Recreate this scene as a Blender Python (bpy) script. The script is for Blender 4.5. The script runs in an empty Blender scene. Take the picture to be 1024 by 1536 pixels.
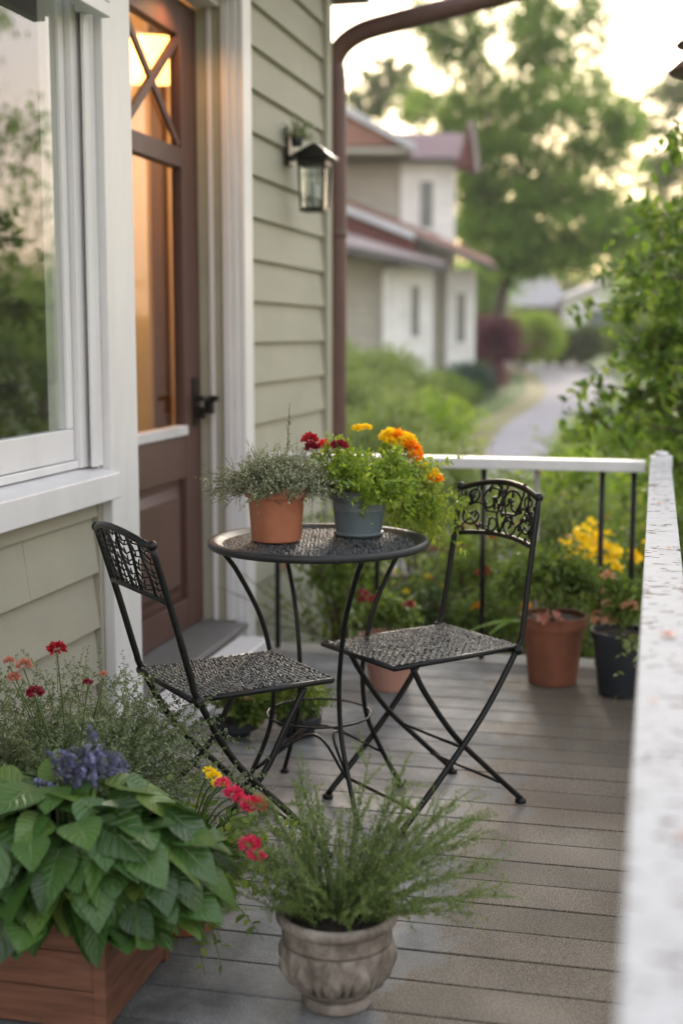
import bpy, math, random
import numpy as np
from mathutils import Vector, Matrix
R = math.radians
S = bpy.context.scene
COL = S.collection
random.seed(7)
rng = np.random.default_rng(7)

# ------------------------------------------------------------------ camera
cd = bpy.data.cameras.new('camera'); cam = bpy.data.objects.new('camera', cd); COL.objects.link(cam)
cam.location = (0, 0, 1.3)
cam.rotation_euler = (R(90 - 7.6), 0, R(13.2))
cd.sensor_fit = 'HORIZONTAL'; cd.sensor_width = 36; cd.lens = 36 * 2000 / 1024
cd.clip_start = .05; cd.clip_end = 2000
cd.dof.use_dof = True; cd.dof.focus_distance = 3.15; cd.dof.aperture_fstop = 2.75
S.camera = cam
# ------------------------------------------------------------------ world, sun, exposure
w = bpy.data.worlds.new('World'); S.world = w; w.use_nodes = True
nt = w.node_tree; bg = nt.nodes['Background']
sky = nt.nodes.new('ShaderNodeTexSky'); sky.sky_type = 'NISHITA'; sky.sun_disc = False
SUN_EL, SUN_AZ = R(16), R(-6)          # azimuth from +Y towards +X
sky.sun_elevation = SUN_EL; sky.sun_rotation = SUN_AZ
sky.air_density = 1.0; sky.dust_density = 1.3; sky.ozone_density = .4
# thin bright evening cloud cover over the clear sky: cream low down, nearly white overhead
wtc = nt.nodes.new('ShaderNodeTexCoord'); wsp = nt.nodes.new('ShaderNodeSeparateXYZ'); nt.links.new(wtc.outputs['Generated'], wsp.inputs[0])
wr = nt.nodes.new('ShaderNodeValToRGB'); nt.links.new(wsp.outputs[2], wr.inputs[0]); e = wr.color_ramp.elements
e[0].position = .0; e[0].color = (.85, .52, .34, 1); e[1].position = 1; e[1].color = (.86, .92, 1, 1)
for p_, c_ in ((.12, (1.10, .75, .58, 1)), (.30, (1.05, 1.0, .96, 1))):
    q_ = e.new(p_); q_.color = c_
wv_ = nt.nodes.new('ShaderNodeVectorMath'); wv_.operation = 'SCALE'; nt.links.new(wr.outputs[0], wv_.inputs[0]); wv_.inputs['Scale'].default_value = 4.2
wm = nt.nodes.new('ShaderNodeMix'); wm.data_type = 'RGBA'; wm.inputs[0].default_value = .72; nt.links.new(sky.outputs[0], wm.inputs[6]); nt.links.new(wv_.outputs[0], wm.inputs[7])
nt.links.new(wm.outputs[2], bg.inputs[0]); bg.inputs[1].default_value = .15
sl = bpy.data.lights.new('sun', 'SUN'); so = bpy.data.objects.new('sun', sl); COL.objects.link(so)
sl.energy = 1.0; sl.angle = R(12); sl.color = (1, .88, .74)
sd = Vector((math.sin(SUN_AZ) * math.cos(SUN_EL), math.cos(SUN_AZ) * math.cos(SUN_EL), math.sin(SUN_EL)))
so.rotation_euler = (-sd).to_track_quat('-Z', 'Y').to_euler()
S.view_settings.view_transform = 'Standard'; S.view_settings.look = 'None'
S.view_settings.exposure = 1.72; S.view_settings.gamma = 1
S.cycles.use_denoising = True
S.cycles.max_bounces = 10; S.cycles.transparent_max_bounces = 16
S.cycles.sample_clamp_indirect = 8

# ------------------------------------------------------------------ materials
def newmat(name):
    m = bpy.data.materials.new(name); m.use_nodes = True
    t = m.node_tree; return m, t, t.nodes['Principled BSDF']
def N(t, ty, **kw):
    n = t.nodes.new(ty)
    for k, v in kw.items(): setattr(n, k, v)
    return n
def ramp(t, cols, pos=None):
    r = N(t, 'ShaderNodeValToRGB'); e = r.color_ramp.elements
    pos = pos or [i / (len(cols) - 1) for i in range(len(cols))]
    while len(e) < len(cols): e.new(.5)
    for i, (c, p) in enumerate(zip(cols, pos)): e[i].position = p; e[i].color = (*c, 1)
    return r
def noise(t, scale, detail=4, rough=.55, vec=None, stretch=None):
    n = N(t, 'ShaderNodeTexNoise'); n.inputs['Scale'].default_value = scale
    n.inputs['Detail'].default_value = detail; n.inputs['Roughness'].default_value = rough
    tc = N(t, 'ShaderNodeTexCoord')
    if stretch:
        mp = N(t, 'ShaderNodeMapping'); mp.inputs['Scale'].default_value = stretch
        t.links.new(tc.outputs['Object'], mp.inputs[0]); t.links.new(mp.outputs[0], n.inputs[0])
    else: t.links.new(tc.outputs['Object'], n.inputs[0])
    return n
def bump(t, src, b, strength=.3, dist=.002):
    n = N(t, 'ShaderNodeBump'); n.inputs['Strength'].default_value = strength; n.inputs['Distance'].default_value = dist
    t.links.new(src, n.inputs['Height']); t.links.new(n.outputs[0], b.inputs['Normal']); return n
def mat(name, c1, c2=None, scale=20, rough=.6, spec=.5, bmp=.2, bscale=None, stretch=None, metallic=0, dist=.002, pos=None, rvar=.1):
    m, t, b = newmat(name)
    c2 = c2 or tuple(x * .8 for x in c1)
    n = noise(t, scale, 5, .6, stretch=stretch); r = ramp(t, [c2, c1], pos or [.35, .65])
    t.links.new(n.outputs[0], r.inputs[0]); t.links.new(r.outputs[0], b.inputs['Base Color'])
    b.inputs['Metallic'].default_value = metallic; b.inputs['Specular IOR Level'].default_value = spec
    mr = N(t, 'ShaderNodeMapRange'); mr.inputs[3].default_value = rough - rvar; mr.inputs[4].default_value = rough + rvar
    t.links.new(n.outputs[0], mr.inputs[0]); t.links.new(mr.outputs[0], b.inputs['Roughness'])
    if bmp:
        n2 = noise(t, bscale or scale * 6, 4, .6, stretch=stretch); bump(t, n2.outputs[0], b, bmp, dist)
    return m
def leafmat(name, cols, trans=.35, rough=.45, veins=False, spec=.4):
    m, t, b = newmat(name)
    a = N(t, 'ShaderNodeAttribute', attribute_name='rnd'); r = ramp(t, cols)
    t.links.new(a.outputs['Fac'], r.inputs[0]); col = r.outputs[0]
    if veins:
        uv = N(t, 'ShaderNodeAttribute', attribute_name='luv'); sp = N(t, 'ShaderNodeSeparateXYZ'); t.links.new(uv.outputs['Vector'], sp.inputs[0])
        ab = N(t, 'ShaderNodeMath', operation='ABSOLUTE'); t.links.new(sp.outputs[0], ab.inputs[0])
        # side veins: lines of constant (v - .35|u|), midrib: |u| small
        mu = N(t, 'ShaderNodeMath', operation='MULTIPLY_ADD'); t.links.new(ab.outputs[0], mu.inputs[0]); mu.inputs[1].default_value = -.28; t.links.new(sp.outputs[1], mu.inputs[2])
        ml = N(t, 'ShaderNodeMath', operation='MULTIPLY'); t.links.new(mu.outputs[0], ml.inputs[0]); ml.inputs[1].default_value = 7
        fr = N(t, 'ShaderNodeMath', operation='FRACT'); t.links.new(ml.outputs[0], fr.inputs[0])
        pp = N(t, 'ShaderNodeMath', operation='PINGPONG'); t.links.new(fr.outputs[0], pp.inputs[0]); pp.inputs[1].default_value = .5
        m1 = N(t, 'ShaderNodeMapRange'); m1.inputs[1].default_value = 0; m1.inputs[2].default_value = .16; m1.inputs[3].default_value = 1; m1.inputs[4].default_value = 0
        t.links.new(pp.outputs[0], m1.inputs[0])
        m2 = N(t, 'ShaderNodeMapRange'); m2.inputs[1].default_value = .0; m2.inputs[2].default_value = .08; m2.inputs[3].default_value = 1; m2.inputs[4].default_value = 0
        t.links.new(ab.outputs[0], m2.inputs[0])
        mx = N(t, 'ShaderNodeMath', operation='MAXIMUM'); t.links.new(m1.outputs[0], mx.inputs[0]); t.links.new(m2.outputs[0], mx.inputs[1])
        mf = N(t, 'ShaderNodeMath', operation='MULTIPLY'); t.links.new(mx.outputs[0], mf.inputs[0]); mf.inputs[1].default_value = .22
        mc = N(t, 'ShaderNodeMix', data_type='RGBA'); t.links.new(mf.outputs[0], mc.inputs[0]); t.links.new(col, mc.inputs[6]); mc.inputs[7].default_value = (cols[-1][0] * 1.7, cols[-1][1] * 1.5, cols[-1][2] * 1.6, 1)
        col = mc.outputs[2]
        bp = bump(t, mx.outputs[0], b, .6, .0025); bp.invert = True
    t.links.new(col, b.inputs['Base Color']); b.inputs['Roughness'].default_value = rough
    b.inputs['Specular IOR Level'].default_value = spec
    tr = N(t, 'ShaderNodeBsdfTranslucent'); mc2 = N(t, 'ShaderNodeMix', data_type='RGBA'); mc2.blend_type = 'MULTIPLY'; mc2.inputs[0].default_value = 1
    t.links.new(col, mc2.inputs[6]); mc2.inputs[7].default_value = (1.5, 1.45, .7, 1); t.links.new(mc2.outputs[2], tr.inputs[0])
    ms = N(t, 'ShaderNodeMixShader'); ms.inputs[0].default_value = trans
    t.links.new(b.outputs[0], ms.inputs[1]); t.links.new(tr.outputs[0], ms.inputs[2])
    t.links.new(ms.outputs[0], t.nodes['Material Output'].inputs[0]); return m
def glassmat(name, ior=1.7, rough=0.0, tint=(.9, .93, .92)):
    m, t, b = newmat(name); t.nodes.remove(b)
    fr = N(t, 'ShaderNodeFresnel'); fr.inputs[0].default_value = ior
    tp = N(t, 'ShaderNodeBsdfTransparent'); tp.inputs[0].default_value = (*tint, 1)
    gl = N(t, 'ShaderNodeBsdfGlossy'); gl.inputs['Roughness'].default_value = rough
    ge = N(t, 'ShaderNodeNewGeometry'); fm = N(t, 'ShaderNodeMath', operation='SUBTRACT', use_clamp=True); t.links.new(fr.outputs[0], fm.inputs[0]); t.links.new(ge.outputs['Backfacing'], fm.inputs[1])
    ms = N(t, 'ShaderNodeMixShader'); t.links.new(fm.outputs[0], ms.inputs[0]); t.links.new(tp.outputs[0], ms.inputs[1]); t.links.new(gl.outputs[0], ms.inputs[2])
    t.links.new(ms.outputs[0], t.nodes['Material Output'].inputs[0]); return m
def emit(name, c, s):
    m, t, b = newmat(name); b.inputs['Emission Color'].default_value = (*c, 1); b.inputs['Emission Strength'].default_value = s
    b.inputs['Base Color'].default_value = (*c, 1); return m

M = {}
M['white'] = mat('white_paint', (.70, .70, .71), (.63, .63, .64), 9, .42, bmp=.12, bscale=60, stretch=(1, 1, .25))
M['siding'] = mat('sage_siding', (.37, .36, .285), (.32, .31, .245), 5, .7, bmp=.35, bscale=150, stretch=(1, .35, 1), dist=.0012)
M['door'] = mat('brown_door_paint', (.105, .052, .042), (.082, .041, .034), 8, .48, bmp=.1, bscale=80, stretch=(1, 1, .12))
M['ledge'] = mat('ledge_paint', (.6, .6, .62), None, 9, .5)
M['brown'] = mat('brown_metal_paint', (.125, .062, .052), (.095, .05, .042), 12, .5, bmp=.1)
M['iron'] = mat('black_iron', (.007, .0075, .009), (.004, .0045, .005), 60, .40, spec=.32, bmp=.35, bscale=260, dist=.0006)
M['strand'] = mat('grey_black_woven_strand', (.115, .12, .12), (.006, .007, .007), 70, .5, spec=.35, bmp=.5, bscale=400, dist=.001, pos=[.42, .6])
M['tstrand'] = mat('charcoal_mesh_strand', (.12, .125, .13), (.012, .013, .014), 85, .5, spec=.35, bmp=.5, bscale=400, dist=.001, pos=[.42, .6])
M['rim'] = mat('charcoal_rim', (.022, .022, .025), (.015, .015, .017), 30, .45, spec=.4, bmp=.2, bscale=200)
M['dark'] = mat('dark_underlay', (.012, .012, .012), None, 30, .7)
M['lock'] = mat('dark_bronze', (.02, .018, .016), None, 30, .35, metallic=.6)
M['terra'] = mat('terracotta', (.40, .145, .07), (.30, .105, .052), 14, .68, bmp=.3, bscale=120)
M['terra_dark'] = mat('weathered_terracotta', (.26, .09, .045), (.19, .065, .035), 10, .7, bmp=.3)
M['terra_pink'] = mat('pale_terracotta', (.46, .24, .18), (.36, .19, .15), 10, .75, bmp=.3)
M['bluepot'] = mat('blue_grey_glaze', (.125, .165, .185), (.10, .135, .155), 10, .45, bmp=.1)
M['navy'] = mat('navy_pot', (.018, .024, .035), None, 10, .5, bmp=.1)
M['soil'] = mat('soil', (.035, .022, .014), (.012, .008, .006), 60, .95, bmp=1, bscale=90, dist=.01)
M['stem'] = mat('green_stem', (.10, .16, .05), None, 30, .6, bmp=0)
M['twig'] = mat('brown_twig', (.10, .065, .04), None, 30, .8, bmp=.3)
M['bark'] = mat('bark', (.09, .07, .055), (.04, .03, .025), 12, .9, bmp=.8, stretch=(1, 1, .2), dist=.02)
M['slab'] = mat('flagstone', (.36, .34, .31), (.25, .235, .21), 8, .7, bmp=.5, bscale=50)
M['glass'] = glassmat('window_glass', 3.4)
M['dglass'] = glassmat('door_glass', 1.5, tint=(.95, .93, .9))
M['lglass'] = glassmat('lantern_glass', 1.5, .05)
M['warmwall'] = mat('warm_plaster', (.60, .47, .33), (.54, .42, .29), 3, .8)
M['darkwood'] = mat('dark_interior_wood', (.12, .06, .03), None, 10, .6)
M['room'] = mat('grey_room', (.07, .065, .06), None, 3, .9)
M['lamp'] = emit('lamp_shade_glow', (1, .50, .14), 2.0)
M['feeder'] = mat('weathered_feeder', (.12, .06, .04), None, 20, .6)

# grey deck boards, mottled and stained
m, t, b = newmat('deck_board'); M['deck'] = m
a = N(t, 'ShaderNodeAttribute', attribute_name='rnd')
n1 = noise(t, 4.0, 6, .65); n2 = noise(t, 260, 3, .7); n3 = noise(t, 1.3, 4, .6)
base = ramp(t, [(.10, .101, .102), (.185, .187, .189), (.29, .29, .288)], [.34, .5, .66]); t.links.new(n1.outputs[0], base.inputs[0])
geo = N(t, 'ShaderNodeTexCoord'); sp = N(t, 'ShaderNodeSeparateXYZ'); t.links.new(geo.outputs['Object'], sp.inputs[0])
mr = N(t, 'ShaderNodeMapRange'); mr.inputs[1].default_value = -.75; mr.inputs[2].default_value = -.15; mr.inputs[3].default_value = -.22; mr.inputs[4].default_value = .22; t.links.new(sp.outputs[0], mr.inputs[0])
ad = N(t, 'ShaderNodeMath', operation='ADD'); t.links.new(mr.outputs[0], ad.inputs[0]); t.links.new(n1.outputs[0], ad.inputs[1])
st = ramp(t, [(0, 0, 0), (1, 1, 1)], [.45, .56]); t.links.new(ad.outputs[0], st.inputs[0])
sc = ramp(t, [(.06, .048, .036), (.19, .155, .115)], [.35, .65]); t.links.new(n2.outputs[0], sc.inputs[0])
mx = N(t, 'ShaderNodeMix', data_type='RGBA'); sm = N(t, 'ShaderNodeMath', operation='MULTIPLY'); sm.inputs[1].default_value = .92; t.links.new(st.outputs[0], sm.inputs[0])
t.links.new(sm.outputs[0], mx.inputs[0]); t.links.new(base.outputs[0], mx.inputs[6]); t.links.new(sc.outputs[0], mx.inputs[7])
sp2 = ramp(t, [(.55, .55, .55), (1.0, 1.0, 1.0), (1.5, 1.5, 1.5)], [.3, .5, .7]); t.links.new(n2.outputs[0], sp2.inputs[0])
m3 = N(t, 'ShaderNodeMix', data_type='RGBA'); m3.blend_type = 'MULTIPLY'; m3.inputs[0].default_value = .8; t.links.new(mx.outputs[2], m3.inputs[6]); t.links.new(sp2.outputs[0], m3.inputs[7])
bv = N(t, 'ShaderNodeMapRange'); bv.inputs[3].default_value = .82; bv.inputs[4].default_value = 1.15; t.links.new(a.outputs['Fac'], bv.inputs[0])
m4 = N(t, 'ShaderNodeVectorMath', operation='SCALE'); t.links.new(m3.outputs[2], m4.inputs[0]); t.links.new(bv.outputs[0], m4.inputs['Scale'])
t.links.new(m4.outputs[0], b.inputs['Base Color'])
rr = N(t, 'ShaderNodeMapRange'); rr.inputs[1].default_value = .35; rr.inputs[2].default_value = .65; rr.inputs[3].default_value = .56; rr.inputs[4].default_value = .85; t.links.new(n3.outputs[0], rr.inputs[0]); b.inputs['Specular IOR Level'].default_value = .35; t.links.new(rr.outputs[0], b.inputs['Roughness'])
bump(t, n2.outputs[0], b, .35, .0012)

# chipped white rail paint: flaked spots show brown wood
m, t, b = newmat('chipped_white_paint'); M['chip'] = m
n1 = noise(t, 62, 3, .55, stretch=(.5, 1.0, 1)); n2 = noise(t, 7, 3, .5); n3 = noise(t, 30, 3, .6)
ad = N(t, 'ShaderNodeMath', operation='MULTIPLY_ADD'); t.links.new(n2.outputs[0], ad.inputs[0]); ad.inputs[1].default_value = .35; t.links.new(n1.outputs[0], ad.inputs[2])
mk = ramp(t, [(0, 0, 0), (1, 1, 1)], [.785, .80]); t.links.new(ad.outputs[0], mk.inputs[0])
cc = ramp(t, [(.03, .02, .018), (.12, .07, .06)]); t.links.new(n3.outputs[0], cc.inputs[0])
wc = ramp(t, [(.41, .41, .42), (.45, .45, .46)], [.35, .6]); t.links.new(n3.outputs[0], wc.inputs[0])
mx = N(t, 'ShaderNodeMix', data_type='RGBA'); t.links.new(mk.outputs[0], mx.inputs[0]); t.links.new(wc.outputs[0], mx.inputs[6]); t.links.new(cc.outputs[0], mx.inputs[7])
t.links.new(mx.outputs[2], b.inputs['Base Color']); b.inputs['Roughness'].default_value = .7; b.inputs['Specular IOR Level'].default_value = .15
bp = bump(t, mk.outputs[0], b, .5, .002); bp.invert = True
# lawn
m, t, b = newmat('lawn'); M['lawn'] = m
n1 = noise(t, .35, 5, .6); n2 = noise(t, 14, 4, .7)
ad = N(t, 'ShaderNodeMath', operation='MULTIPLY_ADD'); t.links.new(n2.outputs[0], ad.inputs[0]); ad.inputs[1].default_value = .5; t.links.new(n1.outputs[0], ad.inputs[2])
r = ramp(t, [(.045, .075, .02), (.10, .15, .04), (.17, .2, .07)], [.55, .75, .95]); t.links.new(ad.outputs[0], r.inputs[0]); t.links.new(r.outputs[0], b.inputs['Base Color']); b.inputs['Roughness'].default_value = .9
bump(t, n2.outputs[0], b, .6, .03)
M['path'] = mat('pale_tarmac', (.36, .33, .345), (.29, .27, .28), 2.5, .9, spec=.1, bmp=.2, bscale=30)
M['verge'] = mat('dry_verge', (.30, .24, .13), (.16, .17, .07), 2.0, .9, bmp=.4)
M['hgrey'] = mat('grey_beige_cladding', (.42, .40, .35), (.36, .345, .30), 2, .8)
M['hwhite'] = mat('white_cladding', (.80, .80, .80), (.70, .70, .70), 2, .7)
M['hred'] = mat('mauve_red_roof', (.25, .165, .175), (.20, .13, .135), 3, .7)
M['horange'] = mat('rusty_red_roof', (.30, .155, .115), (.24, .12, .095), 3, .7)
M['hpink'] = mat('pale_mauve_roof', (.36, .30, .30), (.30, .25, .25), 3, .7)
M['hbrown'] = mat('dark_red_soffit', (.12, .035, .03), None, 3, .7)
M['hdark'] = mat('dark_gutter', (.10, .095, .095), None, 3, .6)
M['hfasc'] = mat('pale_fascia', (.55, .57, .62), None, 3, .6)
M['hglass'] = mat('far_window_pane', (.14, .17, .17), None, 3, .15)
M['groof'] = mat('grey_shingle_roof', (.38, .36, .38), None, 4, .8)
M['cream'] = mat('cream_render', (.78, .76, .73), None, 3, .8)
M['shadewall'] = mat('shade_toned_wall', (.25, .23, .22), None, 3, .8)  # shade on the grey roofed cottage's wall put into the base colour
# cedar planter
m, t, b = newmat('cedar'); M['cedar'] = m
n1 = noise(t, 6, 6, .6, stretch=(1, 1, 9)); r = ramp(t, [(.10, .042, .024), (.20, .085, .05)], [.35, .65]); t.links.new(n1.outputs[0], r.inputs[0]); t.links.new(r.outputs[0], b.inputs['Base Color']); b.inputs['Roughness'].default_value = .6
bump(t, n1.outputs[0], b, .3, .002)
# carved stone
m, t, b = newmat('carved_stone'); M['stone'] = m
n1 = noise(t, 22, 6, .65); n2 = noise(t, 180, 4, .7); r = ramp(t, [(.075, .062, .05), (.18, .155, .13), (.30, .27, .235)], [.3, .5, .7]); t.links.new(n1.outputs[0], r.inputs[0])
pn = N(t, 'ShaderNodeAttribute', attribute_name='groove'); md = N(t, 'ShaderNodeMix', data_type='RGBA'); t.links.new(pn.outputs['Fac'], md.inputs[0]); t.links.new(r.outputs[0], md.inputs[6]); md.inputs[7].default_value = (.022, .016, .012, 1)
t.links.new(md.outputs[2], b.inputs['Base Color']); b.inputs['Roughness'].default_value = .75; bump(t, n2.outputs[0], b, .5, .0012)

G1, G2, G3 = (.075, .125, .03), (.15, .225, .05), (.27, .34, .095)
M['l_mid'] = leafmat('mid_green_leaf', [G1, G2, G3], .48)
M['l_dark'] = leafmat('dark_green_leaf', [(.03, .06, .02), (.06, .10, .033), (.10, .15, .05)], .3)
M['l_lime'] = leafmat('lime_leaf', [(.12, .21, .03), (.23, .34, .05), (.40, .47, .08)], .5)
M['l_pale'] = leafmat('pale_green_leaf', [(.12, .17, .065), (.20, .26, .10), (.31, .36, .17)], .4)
M['l_sage'] = leafmat('sage_leaf', [(.09, .115, .065), (.19, .225, .13), (.55, .60, .48)], .25)
M['l_haze'] = leafmat('grey_green_feathery_leaf', [(.10, .13, .07), (.19, .23, .13), (.34, .38, .25)], .35)
M['l_teal'] = leafmat('blue_green_needle', [(.04, .08, .06), (.07, .12, .095), (.10, .16, .13)], .2)
M['l_purple'] = leafmat('purple_leaf', [(.10, .035, .06), (.17, .06, .10), (.25, .11, .16)], .3)
M['l_fern'] = leafmat('fern_green', [(.06, .10, .028), (.13, .19, .055), (.27, .33, .12)], .35)
M['l_big'] = leafmat('broad_leaf', [(.018, .05, .012), (.032, .085, .018), (.05, .12, .025), (.075, .155, .034), (.13, .20, .04)], .2, .3, veins=True, spec=.55)
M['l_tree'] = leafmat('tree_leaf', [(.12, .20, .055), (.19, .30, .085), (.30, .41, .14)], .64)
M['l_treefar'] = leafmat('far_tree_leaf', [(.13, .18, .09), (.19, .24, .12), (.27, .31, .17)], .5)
M['l_near'] = leafmat('near_branch_leaf', [(.055, .11, .02), (.13, .23, .04), (.30, .38, .09)], .5)
M['l_strap'] = leafmat('strap_leaf', [(.12, .24, .04), (.2, .34, .08), (.3, .42, .12)], .45)
M['crimson'] = leafmat('crimson_petal', [(.22, .003, .012), (.36, .006, .02), (.5, .015, .035)], .3, .5)
M['wine'] = leafmat('wine_petal', [(.13, .003, .02), (.22, .006, .03), (.34, .015, .05)], .3, .5)
M['magenta'] = leafmat('magenta_petal', [(.5, .01, .09), (.72, .03, .14), (.85, .12, .25)], .3, .5)
M['red'] = leafmat('red_petal', [(.6, .01, .02), (.75, .03, .04), (.85, .08, .07)], .3, .5)
M['yellow'] = leafmat('yellow_petal', [(.75, .50, .005), (.88, .68, .01), (.95, .78, .04)], .35, .5)
M['orange'] = leafmat('orange_petal', [(.75, .17, .003), (.88, .32, .005), (.92, .50, .02)], .35, .5)
M['peach'] = leafmat('peach_petal', [(.42, .18, .12), (.60, .30, .20), (.70, .45, .34)], .35, .5)
M['pink'] = leafmat('dusty_pink_leaf', [(.40, .14, .12), (.55, .24, .20), (.65, .36, .3)], .35, .5)
M['lav'] = leafmat('lavender_petal', [(.09, .09, .19), (.16, .16, .31), (.28, .28, .46)], .25, .6)

# ------------------------------------------------------------------ mesh helpers
def link(o, parent=None):
    COL.objects.link(o)
    if parent: o.parent = parent
    return o
def empty(name, label, cat, loc=(0, 0, 0), rz=0, group=None, kind=None):
    o = bpy.data.objects.new(name, None); link(o); o.location = loc; o.rotation_euler = (0, 0, rz); o.empty_display_size = .1
    if label: o['label'] = label
    if cat: o['category'] = cat
    if group: o['group'] = group
    if kind: o['kind'] = kind
    return o
def tag(o, label=None, cat=None, group=None, kind=None):
    if label: o['label'] = label
    if cat: o['category'] = cat
    if group: o['group'] = group
    if kind: o['kind'] = kind
    return o
class MB:
    def __init__(s): s.v = []; s.f = []; s.n = 0; s.r = []; s.g = []
    def add(s, v, f, rnd=None):
        v = np.asarray(v, float).reshape(-1, 3)
        s.v.append(v); s.f += [tuple(int(i) + s.n for i in q) for q in f]; s.n += len(v)
        s.r.append(np.full(len(v), random.random() if rnd is None else rnd)); return s
    def box(s, x0, x1, y0, y1, z0, z1, rnd=None):
        v = [(x, y, z) for z in (z0, z1) for y in (y0, y1) for x in (x0, x1)]
        return s.add(v, [(0, 2, 3, 1), (4, 5, 7, 6), (0, 1, 5, 4), (2, 6, 7, 3), (0, 4, 6, 2), (1, 3, 7, 5)], rnd)
    def prism(s, poly, a0, a1, axis='y', rnd=None):
        # poly: list of (u, v); axis 'y': (u, a, v); 'z': (u, v, a); 'x': (a, u, v)
        def P(u, v, a): return {'y': (u, a, v), 'z': (u, v, a), 'x': (a, u, v)}[axis]
        n = len(poly); v = [P(u, q, a0) for u, q in poly] + [P(u, q, a1) for u, q in poly]
        f = [tuple(range(n)), tuple(range(2 * n - 1, n - 1, -1))] + [(i, i + n, (i + 1) % n + n, (i + 1) % n) for i in range(n)]
        return s.add(v, f, rnd)
    def slab(s, quad, th, rnd=None):
        # quad of four 3D points given a thickness downwards
        v = list(quad) + [(x, y, z - th) for x, y, z in quad]
        return s.add(v, [(0, 1, 2, 3), (7, 6, 5, 4), (0, 4, 5, 1), (1, 5, 6, 2), (2, 6, 7, 3), (3, 7, 4, 0)], rnd)
    def tube(s, pts, rad, n=8, cap=True, rnd=None):
        P = np.asarray(pts, float); m_ = len(P)
        rad = np.full(m_, rad, float) if np.isscalar(rad) else np.asarray(rad, float)
        T = np.gradient(P, axis=0); T /= np.linalg.norm(T, axis=1)[:, None] + 1e-12
        up = np.array([0, 0, 1.]) if abs(T[0][2]) < .9 else np.array([0, 1., 0])
        V = []; a = np.linspace(0, 2 * math.pi, n, endpoint=False)
        u = np.cross(T[0], up); u /= np.linalg.norm(u)
        for i in range(m_):
            u = u - T[i] * (u @ T[i]); u /= np.linalg.norm(u) + 1e-12; w_ = np.cross(T[i], u)
            V.append(P[i] + rad[i] * (np.cos(a)[:, None] * u + np.sin(a)[:, None] * w_))
        V = np.concatenate(V); f = []
        for i in range(m_ - 1):
            for k in range(n):
                k2 = (k + 1) % n; f.append((i * n + k, i * n + k2, (i + 1) * n + k2, (i + 1) * n + k))
        if cap: f.append(tuple(range(n - 1, -1, -1))); f.append(tuple((m_ - 1) * n + k for k in range(n)))
        return s.add(V, f, rnd)
    def lathe(s, prof, n=48, c=(0, 0, 0), rf=None, cap=True, rnd=None):
        V = []; f = []; a = np.linspace(0, 2 * math.pi, n, endpoint=False); m_ = len(prof)
        for j, (r_, z) in enumerate(prof):
            rr_ = np.full(n, r_) if rf is None else r_ + rf(a, z, r_)
            V.append(np.stack([c[0] + rr_ * np.cos(a), c[1] + rr_ * np.sin(a), np.full(n, c[2] + z)], 1))
        for i in range(m_ - 1):
            for k in range(n):
                k2 = (k + 1) % n; f.append((i * n + k, i * n + k2, (i + 1) * n + k2, (i + 1) * n + k))
        if cap: f.append(tuple(range(n - 1, -1, -1))); f.append(tuple((m_ - 1) * n + k for k in range(n)))
        return s.add(np.concatenate(V), f, rnd)
    def ball(s, c, r, n=10, sq=1, rnd=None):
        return s.lathe([(max(1e-4, r * math.sin(math.pi * i / n)), -r * sq * math.cos(math.pi * i / n)) for i in range(n + 1)], n * 2, c, rnd=rnd)
    def build(s, name, m_, parent=None, smooth=False, bevel=0, rndattr=True):
        me = bpy.data.meshes.new(name); me.from_pydata(np.concatenate(s.v).tolist(), [], s.f)
        if rndattr:
            at = me.attributes.new('rnd', 'FLOAT', 'POINT'); at.data.foreach_set('value', np.concatenate(s.r).astype(np.float32))
        me.materials.append(m_); me.update()
        if smooth: me.polygons.foreach_set('use_smooth', [True] * len(me.polygons))
        o = bpy.data.objects.new(name, me); link(o, parent)
        if bevel:
            b_ = o.modifiers.new('edge', 'BEVEL'); b_.width = bevel; b_.segments = 2; b_.limit_method = 'ANGLE'; b_.angle_limit = R(40)
            b_.harden_normals = False
        if smooth == 'auto':
            try:
                me.set_sharp_from_angle(angle=R(35))
            except Exception: pass
        return o
def spline(pts, n=24):
    P = np.asarray(pts, float); k = len(P)
    Q = np.vstack([2 * P[0] - P[1], P, 2 * P[-1] - P[-2]]); out = []
    for i in range(k - 1):
        p0, p1, p2, p3 = Q[i:i + 4]
        for t_ in np.linspace(0, 1, max(2, n // (k - 1)), endpoint=False):
            out.append(.5 * ((2 * p1) + (-p0 + p2) * t_ + (2 * p0 - 5 * p1 + 4 * p2 - p3) * t_ ** 2 + (-p0 + 3 * p1 - 3 * p2 + p3) * t_ ** 3))
    out.append(P[-1]); return np.array(out)
def nrm(a): return a / (np.linalg.norm(a, axis=-1, keepdims=True) + 1e-12)

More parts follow.
